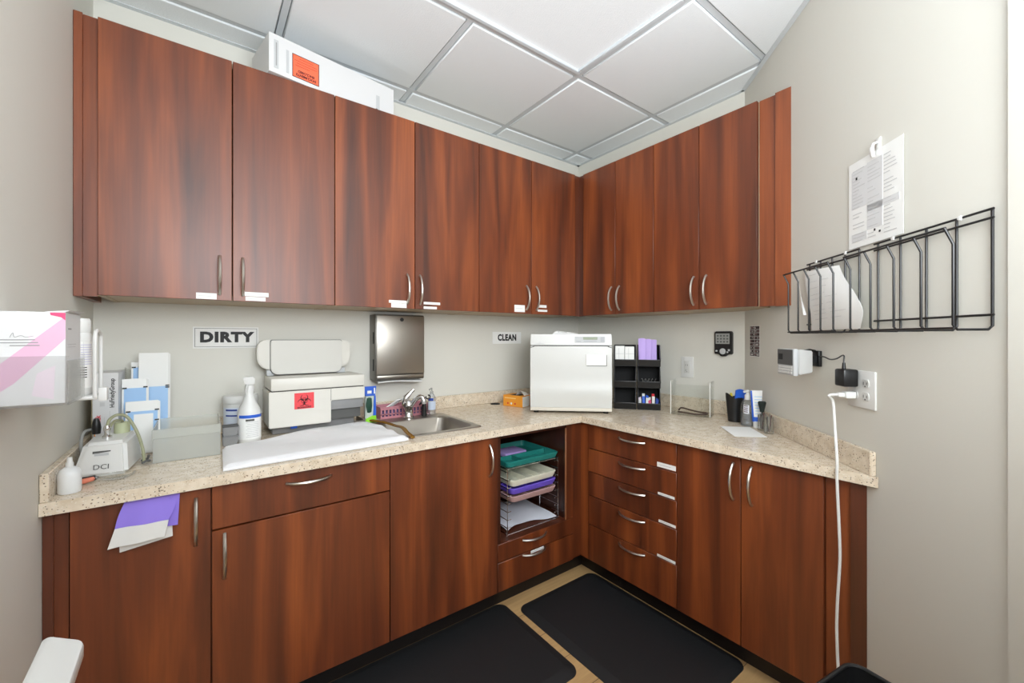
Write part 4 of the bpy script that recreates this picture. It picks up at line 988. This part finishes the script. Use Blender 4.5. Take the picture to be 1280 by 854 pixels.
# sterilizer
sx, sy = 1.449, 1.778; dxs, dys = 1.770 - 1.449, 1.476 - 1.778
sw = math.hypot(dxs, dys); F = at(sx, sy, ZW, math.degrees(math.atan2(dys, dxs)))
T = thing('sterilizer', 'white tabletop steam sterilizer standing across the worktop corner', 'appliance', O0, F)
MB().box(.004, sw - .004, .014, .36, .012, .430, bev=.006).build('housing', WHITE2, T)
c = MB()
for x_ in (.03, sw - .03):
    for y_ in (.03, .32): c.lathe([(0, 0), (.014, 0), (.016, .012), (0, .012)], (x_, y_, 0), 14)
c.build('feet', BLACK, T)
# door, slightly bowed at its lower third
def dpf(u, v):
    z = .032 + (.366 - .032) * v; x = sw * u
    y = -.002 - .008 * math.exp(-((v - .22) / .16) ** 2) - .002 * math.sin(math.pi * v)
    return (x, y, z)
c = MB().sheet(dpf, 6, 24); c.box(0, sw, .000, .0135, .0325, .366); d = c.build('door', WHITE2, T)
c = MB().hexa([(0, -.002, .372), (sw, -.002, .372), (sw, .0135, .372), (0, .0135, .372)], [(.002, .004, .432), (sw - .002, .004, .432), (sw - .002, .0135, .432), (.002, .0135, .432)], bev=.002); c.build('control_fascia', WHITE2, T)
c = MB().tube(smooth([(.0, -.003, .358), (.02, -.003, .364), (.05, -.003, .3685), (sw - .05, -.003, .3685), (sw - .02, -.003, .364), (sw, -.003, .358)]), .0018, 6); c.build('door_seam', DGREY, T)
MB().box(0, sw, -.004, .0135, .013, .031, bev=.002).build('bottom_rail', pm('rail_cream', (216, 210, 196), .4), T)
c = MB().mat(0).box(.243, .405, -.0038, .003, .386, .420).mat(1).box(.287, .363, -.0048, -.0036, .402, .416).mat(2).box(.250, .276, -.0046, -.0036, .390, .396).box(.380, .400, -.0046, -.0036, .390, .416).box(.290, .360, -.0044, -.0036, .390, .396)
c.build('control_panel', [LGREY, LCD, pm('panel_button', (172, 174, 178), .5)], T)
c = MB().mat(0).box(.302, .410, -.0125, -.0052, .262, .322, bev=.001, seg=1).mat(1).box(.306, .414, -.0052, -.0044, .259, .318); T2 = thing('note_pad', 'white note pad stuck on the door of the white sterilizer', 'note pad', (.356, -.009, .29), F)  # dark grey plate offset behind the pad paints its shadow
c.build('pad', [PAPER, DGREY], T2)
c = MB().box(.05, .058, -.0034, -.002, .386, .390).box(.03, .075, -.0034, -.002, .380, .382).box(.30, .37, -.007, -.0035, .040, .0415); c.build('fine_print', INKL, T)
T = thing('handset', 'white cordless handset lying on top of the white sterilizer', 'handset', (.20, .15, .430), F)
c = MB().hexa([(.115, .05, .4305), (.27, .05, .4305), (.27, .13, .4305), (.115, .13, .4305)], [(.14, .06, .452), (.245, .06, .440), (.245, .12, .440), (.14, .12, .452)], bev=.006); c.build('body', WHITE, T)
MB().hexa([(.150, .0565, .444), (.200, .0575, .440), (.200, .060, .440), (.150, .060, .444)], [(.150, .058, .447), (.200, .059, .443), (.200, .062, .443), (.150, .062, .447)]).build('marking', DGREY, T)

# stackable black bins, two columns of three
ang = math.degrees(math.atan2(1.381 - 1.586, 2.078 - 1.917))
BW = .124; BP = .1335
rnames = ('bottom', 'middle', 'top')
F = at(1.917, 1.586, ZW, ang)
def bin_(col, row):
    x0 = .002 + col * BP; z0 = row * .124; w_ = BW; dp = .155; h = .122; t = .003
    side_ = 'left' if col == 0 else 'right'
    T = thing('stacking_bin', f'black open-front stacking bin, {rnames[row]} of the {side_} column beside the sterilizer', 'bin', (x0 + w_ / 2, dp / 2, z0), F, group='black stacking bins')
    MB().box(x0, x0 + w_, .0, dp, z0 + .0005, z0 + .004).build('bottom', BLACKM, T)
    MB().box(x0, x0 + w_, dp - t, dp, z0 + .004, z0 + h).build('back_wall', BLACKM, T)
    for xx in (x0, x0 + w_ - t):
        MB().prism([(.0, z0 + .004), (dp - t, z0 + .004), (dp - t, z0 + h), (.050, z0 + h), (.012, z0 + .048), (0, z0 + .040)], xx, xx + t, 'x').build('side_wall', BLACK, T)
    c = MB().hexa([(x0 + t, 0, z0 + .004), (x0 + w_ - t, 0, z0 + .004), (x0 + w_ - t, t, z0 + .004), (x0 + t, t, z0 + .004)], [(x0, -.010, z0 + .036), (x0 + w_, -.010, z0 + .036), (x0 + w_, -.006, z0 + .036), (x0, -.006, z0 + .036)]); c.box(x0 - .001, x0 + w_ + .001, -.0125, -.006, z0 + .034, z0 + .040, bev=.0015); c.build('front_lip', BLACK, T)
    for xx in (x0 - .0005, x0 + w_ - .0035):
        MB().tube([(xx + .002, -.004, z0 + .038), (xx + .002, .014, z0 + .052), (xx + .002, .050, z0 + h - .001), (xx + .002, dp - .004, z0 + h - .001)], .0028, 6).build('side_rim', pm('bin_rim_glint_%d%d' % (col, row), (70, 70, 72), .18, 0, .8), T)  # paler grey on the rims paints highlights along the bin edges
for col in range(2):
    for row in range(3): bin_(col, row)
for k in range(2):
    x0 = .0090 + k * .0545; z0 = .248 + .0045
    T = thing('small_carton', ('left' if k == 0 else 'right') + ' small white carton in the top left black bin', 'box', (x0 + .028, .06, z0), F, group='small white cartons in the bin')
    MB().box(x0, x0 + .052, .012, .10, z0, z0 + .112 - .004 * k, bev=.001, seg=1).build('carton', PAPER, T)
    c = MB().box(x0 + .004, x0 + .048, .0112, .012, z0 + .066, z0 + .068).box(x0 + .02, x0 + .022, .0112, .012, z0 + .03, z0 + .1); c.build('fold_line', INKL, T)
for k, (x0, y0) in enumerate(((.146, .016), (.178, .010), (.209, .014))):
    c = MB().sheet(lambda u, v, x0=x0, y0=y0: (x0 - .004 - .003 * v + .036 * u + .004 * v * u, .018 + .010 * k - .003 * math.sin(math.pi * u) + .03 * v, .2560 + (.150 - .004 * k) * v + .004 * math.sin(3 * u)), 6, 6, .002)
    single(c, 'lilac_pouch', LILAC, ('leftmost', 'middle', 'rightmost')[k] + ' of the lilac pouches standing in the top right bin', 'pouch', (x0 + .02, y0 + .02, .2528), F, group='lilac pouches in the bin')
packs = [(WHITE, 'white'), (BLUE, 'blue'), (WHITE, 'white'), (MAGENTA, 'magenta'), (WHITE, 'white'), (BLUED, 'dark blue'), (PALEP, 'pale pink'), (WHITE, 'white'), (BLUE, 'blue'), (WHITE, 'white'), (RED, 'red')]
for k, (m_, cn) in enumerate(packs):
    x0 = .150 + (k % 6) * .0178; y0 = .016 + (k // 6) * .024; hh = .050 + .011 * ((k * 5) % 3) + .012 * (k // 6); lx = .004 * ((k * 7) % 3 - 1)
    c = MB().hexa([(-.007, -.005, 0), (.007, -.005, 0), (.007, .005, 0), (-.007, .005, 0)], [(-.0078 + lx, -.001, hh + lx), (.0078 + lx, -.001, hh - lx), (.0078 + lx, .0015, hh - lx), (-.0078 + lx, .0015, hh + lx)], bev=.001)
    a_ = R(ang); gx_, gy_ = 1.917 + x0 * math.cos(a_) - y0 * math.sin(a_), 1.586 + x0 * math.sin(a_) + y0 * math.cos(a_)
    single(c, 'wrapped_packet', m_, f'small {cn} wrapped packet standing in the bottom right black bin', 'packet', O0, at(gx_, gy_, ZW + .0045, ang + 7 * ((k * 3) % 5 - 2)), group=f'{cn} packets in the bottom right bin')
for k in range(5):
    x0 = .153 + k * .019; c = MB().tube([(x0, .022, .1315), (x0 + .001, .020, .165), (x0 + .006, .018, .178), (x0 + .011, .020, .165), (x0 + .012, .022, .1315)], .0022, 6)
    single(c, 'metal_clip', CHROME, 'small shiny clip in the middle right black bin', 'clip', (x0, .02, .1315), F, group='shiny clips in the middle right bin')

# clear acrylic stand with strap
F = at(2.021, 1.285, ZW, math.degrees(math.atan2(1.098 - 1.285, 2.085 - 2.021)))
T = thing('acrylic_stand', 'clear open acrylic stand on the worktop under the outlet plate', 'stand', O0, F)
aw = .198; ah = .182; ad = .115
MB().box(0, aw, 0, ad, .0005, .0035).build('base_plate', CLEAR, T)
MB().box(0, .004, 0, ad, .0035, ah).build('side_panel', CLEAR, T); MB().box(aw - .004, aw, 0, ad, .0035, ah).build('side_panel', CLEAR, T)
MB().box(.004, aw - .004, ad - .004, ad, .0035, ah - .03).build('back_panel', CLEAR, T)
c = MB()
for x_ in (.0, aw - .004): c.box(x_, x_ + .004, -.0012, 0, .0035, ah)
c.build('edge_glint', pm('acrylic_glint', (226, 224, 218), .2), T)  # opaque pale strips paint the light caught in the acrylic edges
pts = [(.03, .045, .010), (.06, .025, .012), (.12, .018, .010), (.168, .03, .012), (.172, .055, .014), (.13, .062, .016), (.08, .075, .022), (.04, .08, .028), (.03, .062, .018)]
c = MB().tube(smooth(pts), .0045, 8); single(c, 'head_strap', BROWN, 'dark brown looped strap lying inside the clear acrylic stand', 'strap', (.1, .05, .0035), F)

# pen cup group at the right wall
T = thing('pen_cup', 'black tapered pen cup near the right wall', 'cup', (2.105, .985, ZW))
cx_, cy_ = 2.105, .985
c = MB()
def cupfn(ro, h0):
    def fn(u, v):
        a = 2 * math.pi * u; r = (.030 + .012 * v) * ro
        hz_ = (.118 + .022 * abs(math.cos(a - R(-38)))**3 * 1.0) * v
        return (cx_ + r * math.cos(a), cy_ + r * math.sin(a), ZW + .0005 + h0 + hz_ * (1 - h0 * 5))
    return fn
c.sheet(cupfn(1, 0), 40, 6); c.sheet(cupfn(.93, .002), 40, 6); c.lathe([(0, 0), (.030, 0), (.030, .003), (0, .003)], (cx_, cy_, ZW + .0005), 30); c.build('cup', BLACK, T)
for k, (m_, dx, dy, h_, nm) in enumerate(((YELLOW, -.012, .012, .135, 'yellow marker'), (WHITE, .006, -.004, .132, 'white marker'), (BLUE, .018, -.015, .136, 'blue pen'))):
    c = MB().tube([(cx_ + dx * .5, cy_ + dy * .5, ZW + .006), (cx_ + dx, cy_ + dy, ZW + h_)], .006, 10).tube([(cx_ + dx, cy_ + dy, ZW + h_), (cx_ + dx * 1.05, cy_ + dy * 1.05, ZW + h_ + .006)], [.006, .003], 10)
    single(c, 'pen', m_, nm + ' standing in the black pen cup', 'pen', (cx_ + dx, cy_ + dy, ZW))
T = thing('sanitizer_bottle', 'clear pump bottle of sanitizer in front of the black pen cup', 'bottle', (2.052, .900, ZW))
cx_, cy_ = 2.050, .900
MB().lathe([(0, 0), (.028, 0), (.030, .004), (.030, .095), (.024, .112), (.012, .122), (0, .122)], (cx_, cy_, ZW + .0005), 24).build('body', thin_clear('clear_gel', (248, 250, 252), .05), T)
MB().lathe([(0, .0), (.0285, 0), (.0285, .055), (0, .055)], (cx_, cy_, ZW + .004), 24).build('gel', thin_clear('gel', (244, 247, 250), .16, (226, 232, 240)), T)
MB().lathe([(0, 0), (.013, 0), (.013, .022), (.007, .026), (.007, .045), (0, .045)], (cx_, cy_, ZW + .122), 16).tube([(cx_, cy_, ZW + .162), (cx_ - .024, cy_ + .006, ZW + .160)], [.007, .005], 10).build('pump', WHITE, T)
c = MB().mat(0); lab_arc(c, cx_, cy_, .0303, 170, 215, ZW + .06, ZW + .10, 6); c.mat(1)
for k in range(4): lab_arc(c, cx_, cy_, .0305, 172, 205, ZW + .066 + k * .009, ZW + .070 + k * .009, 4)
c.build('bottle_label', [pm('label_clear', (214, 216, 222), .4), MAROON], T)
c = MB().sheet(lambda u, v: (2.060 + .052 * u, .962 - .040 * u - .004 * v, ZW + .118 + .040 * v + .006 * math.sin(5 * u)), 8, 6, .006)
single(c, 'blue_wrapper', BLUE, 'blue and white wrapper propped between the pen cup and the pump bottle', 'wrapper', (2.085, .94, ZW + .12))
T = thing('toothpaste_tube', 'white and blue tube standing on its cap beside the pump bottle', 'tube', (2.030, .853, ZW))
cx_, cy_ = 2.030, .853
MB().lathe([(0, 0), (.013, 0), (.0135, .003), (.0135, .028), (0, .028)], (cx_, cy_, ZW + .0005), 18).build('cap', WHITE, T)
F2 = Matrix.Translation((cx_, cy_, 0)) @ Matrix.Rotation(R(-52), 4, 'Z')
tbm = []
def tube_fn(u, v):
    a = 2 * math.pi * u; p = F2 @ Vector(((.017 + .008 * v) * math.cos(a), (.017 * (1 - v) + .0012) * math.sin(a), ZW + .029 + .142 * v)); return p
c = MB().mat(0).sheet(tube_fn, 28, 10); c.build('tube_body', PAPER, T)
def band(c, u0, u1, v0, v1, k=1.03):
    def fn(u, v):
        a = 2 * math.pi * (u0 + (u1 - u0) * u); vv = v0 + (v1 - v0) * v
        return F2 @ Vector(((.017 + .008 * vv) * math.cos(a) * k, (.017 * (1 - vv) + .0016) * math.sin(a) * k, ZW + .029 + .142 * vv))
    c.sheet(fn, 12, 6)
c = MB().mat(0); band(c, .42, .62, .0, .99); band(c, 0, 1, .02, .16, 1.04); c.mat(1)
for k in range(7): band(c, .68, .92, .25 + k * .09, .27 + k * .09, 1.05)
c.build('blue_print', [BLUE, BLUEF], T)
for k, (s_, nm) in enumerate(((.325, 'left'), (.385, 'right'))):
    x_, y_ = rpt(s_, .055)
    T = thing('glass_jar', nm + ' small glass jar holding thin tools by the right wall', 'jar', (x_, y_, ZW))
    MB().lathe([(0, 0), (.0175, 0), (.0185, .003), (.0185, .070), (.0165, .070), (.0165, .006), (0, .006)], (x_, y_, ZW + .0005), 20).build('jar', thin_clear('jar_glass_%d' % k, (250, 251, 250), .05), T)
    for j in range(4):
        a_ = R(90 * j + 30 * k); c = MB().tube([(x_ + .006 * math.cos(a_), y_ + .006 * math.sin(a_), ZW + .008), (x_ + .0105 * math.cos(a_ + 1), y_ + .0105 * math.sin(a_ + 1), ZW + .068 + .006 * j)], .0022, 6)
        single(c, 'thin_tool', [BROWN, DGREY, MAROON, STEEL][j], f'thin tool standing in the {nm} glass jar by the right wall', 'tool', (x_, y_, ZW + .01), group=f'thin tools in the {nm} glass jar')
x_, y_ = rpt(.325, .055)
T = thing('brush', 'small brush with dark flared head standing in the left glass jar', 'brush', (x_, y_, ZW + .02))
MB().tube([(x_, y_, ZW + .008), (x_ - .001, y_ + .001, ZW + .085)], .003, 8).build('stem', BLACK, T)
MB().lathe([(0, 0), (.008, 0), (.010, .012), (.014, .030), (.0165, .042), (.013, .047), (0, .047)], (x_ - .001, y_ + .001, ZW + .082), 16).build('head', pm('brush_dark_green', (24, 34, 30), .8), T)
c = MB().prism([(1.925, .968), (2.015, .876), (1.868, .742), (1.778, .832)], ZW + .0005, ZW + .0015)
single(c, 'paper_sheet', PAPER, 'blank white sheet of paper lying on the right worktop', 'paper', (1.90, .855, ZW))

# ================================================================== NICHE: tray rack and trays
T = thing('tray_rack', 'chrome wire tray rack standing in the open niche', 'rack', (1.346, 1.75, .322))
rx0, rx1, ry0, ry1, rz0, rz1 = 1.172, 1.500, 1.612, 1.905, .3255, .640
r = .0034
for yy in (ry0, ry1):
    MB().tube([(rx0, yy, rz0), (rx1, yy, rz0), (rx1, yy, rz1), (rx0, yy, rz1)], r, 8, closed=True).build('frame', CHROME, T)
for xx in (rx0, rx1):
    for k in range(8):
        z = .3577 + k * .038
        MB().tube([(xx, ry0 - .004, z), (xx, ry1 + .004, z)], .0022, 6).tube([(xx, ry0, z), (xx + (.022 if xx == rx0 else -.022), ry0, z)], .0022, 6).build('runner', CHROME, T)
    MB().tube([(xx, ry0, rz0), (xx, ry1, rz0)], r, 6).tube([(xx, ry0, rz1), (xx, ry1, rz1)], r, 6).tube([(xx, (ry0 + ry1) / 2, rz0), (xx, (ry0 + ry1) / 2, rz1)], .0022, 6).build('side_frame', CHROME, T)
def tray(label, z, mat, h=.024, x1=1.478, x0=1.192, y0=1.600, y1=1.895, sections=1, grp='instrument trays in the niche rack'):
    T = thing('instrument_tray', label, 'tray', ((x0 + x1) / 2, (y0 + y1) / 2, z), group=grp)
    c = MB(); e = .010; t = .003
    tb = bmesh.new()
    prof = [(0, h), (-.004, h + .001), (0, h), (e, .0015), (e + .01, 0)]
    rings = [rrect(x0 - .004, x1 + .004, y0 - .004, y1 + .004, .024), rrect(x0, x1, y0, y1, .022), rrect(x0 + e, x1 - e, y0 + e, y1 - e, .018)]
    zz = [z + h - .002, z + h, z + .003]
    V = [[tb.verts.new((px_, py_, zq)) for px_, py_ in rg] for rg, zq in zip(rings, zz)]
    O_ = [[tb.verts.new((px_, py_, zq)) for px_, py_ in rg] for rg, zq in zip([rings[0], rrect(x0 + e - .003, x1 - e + .003, y0 + e - .003, y1 - e + .003, .02)], [z + h - .004, z + .0003])]
    n = len(V[0])
    for a_, b_ in ((V[0], V[1]), (V[1], V[2]), (O_[0], V[0]), (O_[1], O_[0])):
        for k in range(n): f = tb.faces.new([a_[k], a_[(k + 1) % n], b_[(k + 1) % n], b_[k]])
    tb.faces.new(V[2]); tb.faces.new(O_[1][::-1]); bmesh.ops.recalc_face_normals(tb, faces=tb.faces)
    c._add(tb); c.build('tray', mat, T)
    c = MB(); w = x1 - x0 - 2 * e
    if sections == 1: c.box(x0 + e, x1 - e, y0 + .105, y0 + .108, z + .003, z + h - .004); c.box(x0 + .10, x0 + .103, y0 + e, y0 + .105, z + .003, z + h - .004)
    else:
        for k in (1, 2): c.box(x0 + e + w * k / 3, x0 + e + w * k / 3 + .003, y0 + e, y1 - e, z + .003, z + h - .004)
    c.build('divider', mat, T)
tray('teal instrument tray on top of the niche rack', .6445, TEAL, h=.030, x0=1.170, x1=1.500, y0=1.607, y1=1.910)
tray('cream instrument tray below the teal tray in the niche rack', .5505, CREAM, h=.032, sections=3)
tray('violet instrument tray below the cream tray in the niche rack', .5125, PURPT, h=.030)
tray('mauve instrument tray lowest in the niche rack', .4745, MAUVE, h=.030)
c = MB().box(1.26, 1.40, 1.75, 1.86, .648, .668, bev=.004)
single(c, 'lilac_packet', LILAC, 'lilac packet lying in the teal instrument tray', 'packet', (1.33, 1.80, .648))
c = MB().sheet(lambda u, v: (1.19 + .30 * u, 1.635 + .27 * v + .03 * math.sin(u * 4) * (1 - v), .3325 + .014 * (1 - math.exp(-3 * v)) + .0035 * math.sin(7 * u + 5 * v) + .003 * math.sin(13 * u - 4 * v)), 20, 16, .002)
single(c, 'tray_liners', pm('liner_white', (222, 226, 236), .7), 'crumpled pale paper liners at the bottom of the niche rack', 'paper', (1.34, 1.77, .3265))

# purple cloth over the left door
T = thing('purple_cloth', 'purple cloth with white hem hanging over the leftmost base cabinet door', 'cloth', (-.12, 1.55, .75))
def pc(u, v):
    xa, xb_ = -.165 - .019 * v - .003 * math.sin(v * 3), -.055 - .018 * v + .006 * math.sin(v * 3)
    return (xa + (xb_ - xa) * u, 1.556 - .012 * v + .003 * math.sin(9 * u) * v - .004 * u * v, .8225 - .066 * v * (1 + .05 * u))
MB().sheet(pc, 16, 8, .003).build('purple_panel', PURPLE, T)
def hm(u, v):
    p = pc(u, 1); return (p[0] - .014 * v + .006 * u * v, p[1] - .003 * v, p[2] - .050 * v + .006 * u * v)
MB().sheet(hm, 16, 6, .003).build('white_hem', WHITE, T)
def hm2(u, v):
    x = -.178 + .112 * u; return (x + .002 * v, 1.5585 - .001 * v, .752 - .0668 * v + .014 * u * v)
MB().sheet(hm2, 10, 4, .002).build('back_layer', WHITE, T)
MB().sheet(lambda u, v: (-.072 + .024 * u - .004 * v, 1.5525 - .006 * u * v, .820 - .088 * v), 5, 6, .002).build('purple_fold', PURPLE, T)

# ================================================================== FLOOR ITEMS
def floor_mat_obj(label, x0, x1, y0, y1):
    T = thing('floor_mat', label, 'mat', ((x0 + x1) / 2, (y0 + y1) / 2, 0), group='black anti-fatigue mats')
    c = MB(); tb = bmesh.new()
    L = [(rrect(x0, x1, y0, y1, .045, 8), .0005), (rrect(x0 + .001, x1 - .001, y0 + .001, y1 - .001, .045, 8), .004), (rrect(x0 + .038, x1 - .038, y0 + .038, y1 - .038, .03, 8), .017), (rrect(x0 + .042, x1 - .042, y0 + .042, y1 - .042, .03, 8), .0172)]
    V = [[tb.verts.new((px_, py_, zq)) for px_, py_ in rg] for rg, zq in L]; n = len(V[0])
    for a_, b_ in zip(V, V[1:]):
        for k in range(n): tb.faces.new([a_[k], a_[(k + 1) % n], b_[(k + 1) % n], b_[k]])
    tb.faces.new(V[-1]); tb.faces.new(V[0][::-1]); c._add(tb)
    c.build('mat', RUBBER, T)
floor_mat_obj('black rubber floor mat in front of the sink cabinets', .24, 1.152, 1.108, 1.632)
floor_mat_obj('black rubber floor mat in front of the drawer stack', 1.184, 1.692, .742, 1.552)
# wastebasket
F = at(1.236, .306, 0, -9.5)
T = thing('wastebasket', 'black rectangular plastic wastebasket below the outlet at the right', 'bin', (-.15, -.12, 0), F)
def wb(ins):
    L = []
    for k, zq in enumerate((0.004 if ins else 0, .25, .497)):
        q = .035 * (1 - zq / .5); e = .003 if ins else 0
        L.append([(px_, py_, zq) for px_, py_ in rrect(-.30 + q + e, -q - e, -.235 + q + e, -q - e, .030, 5)])
    return L
c = MB(); tb = bmesh.new()
A_ = [[tb.verts.new(p) for p in l] for l in wb(False)]; B_ = [[tb.verts.new(p) for p in l] for l in wb(True)]
n = len(A_[0])
for seq in (A_, B_):
    for a_, b_ in zip(seq, seq[1:]):
        for k in range(n): f = tb.faces.new([a_[k], a_[(k + 1) % n], b_[(k + 1) % n], b_[k]])
tb.faces.new(A_[0][::-1]); tb.faces.new(B_[0]); c._add(tb); c.build('body', BLACK, T)
rim = [(px_, py_, .498) for px_, py_ in rrect(-.303, .003, -.238, .003, .032, 6)]
MB().tube(rim, .0045, 8, closed=True).build('rim', BLACK, T)
# white armrest at the lower left
F = at(-.19, 1.055, 0, 0)
T = thing('white_armchair', 'white plastic armrest of a chair in the lower left corner', 'chair', (0, -.15, 0), F)
_top = rrect(-.030, .030, -.42, .0, .012, 5)
def _arm(q, z, k): return [(x * k + .004 * y, (y + .21) * (1 - .1 * (1 - k)) - .21 - .88 * (x + .0) * (1 if y > -.1 else 0) * 1.0, z + .075 * (y + .0) + .0) for x, y in q]
c = MB(); tb = bmesh.new()
V = [[tb.verts.new(p) for p in _arm(_top, zz, kk)] for zz, kk in ((.722, .9), (.726, 1), (.742, 1), (.7465, .96), (.748, .88))]
for a_, b_ in zip(V, V[1:]):
    for k in range(len(a_)): f = tb.faces.new([a_[k], a_[(k + 1) % len(a_)], b_[(k + 1) % len(a_)], b_[k]]); f.smooth = True
tb.faces.new(V[-1]); tb.faces.new(V[0][::-1]); bmesh.ops.recalc_face_normals(tb, faces=tb.faces); c._add(tb); c.build('armrest', WHITE, T)
MB().tube([(0, -.34, .699), (0, -.34, .40), (0, -.33, .012)], [.014, .014, .016], 12).build('arm_post', WHITE, T)
MB().box(-.02, .02, -.40, -.27, 0, .014, bev=.004).build('foot', WHITE, T)
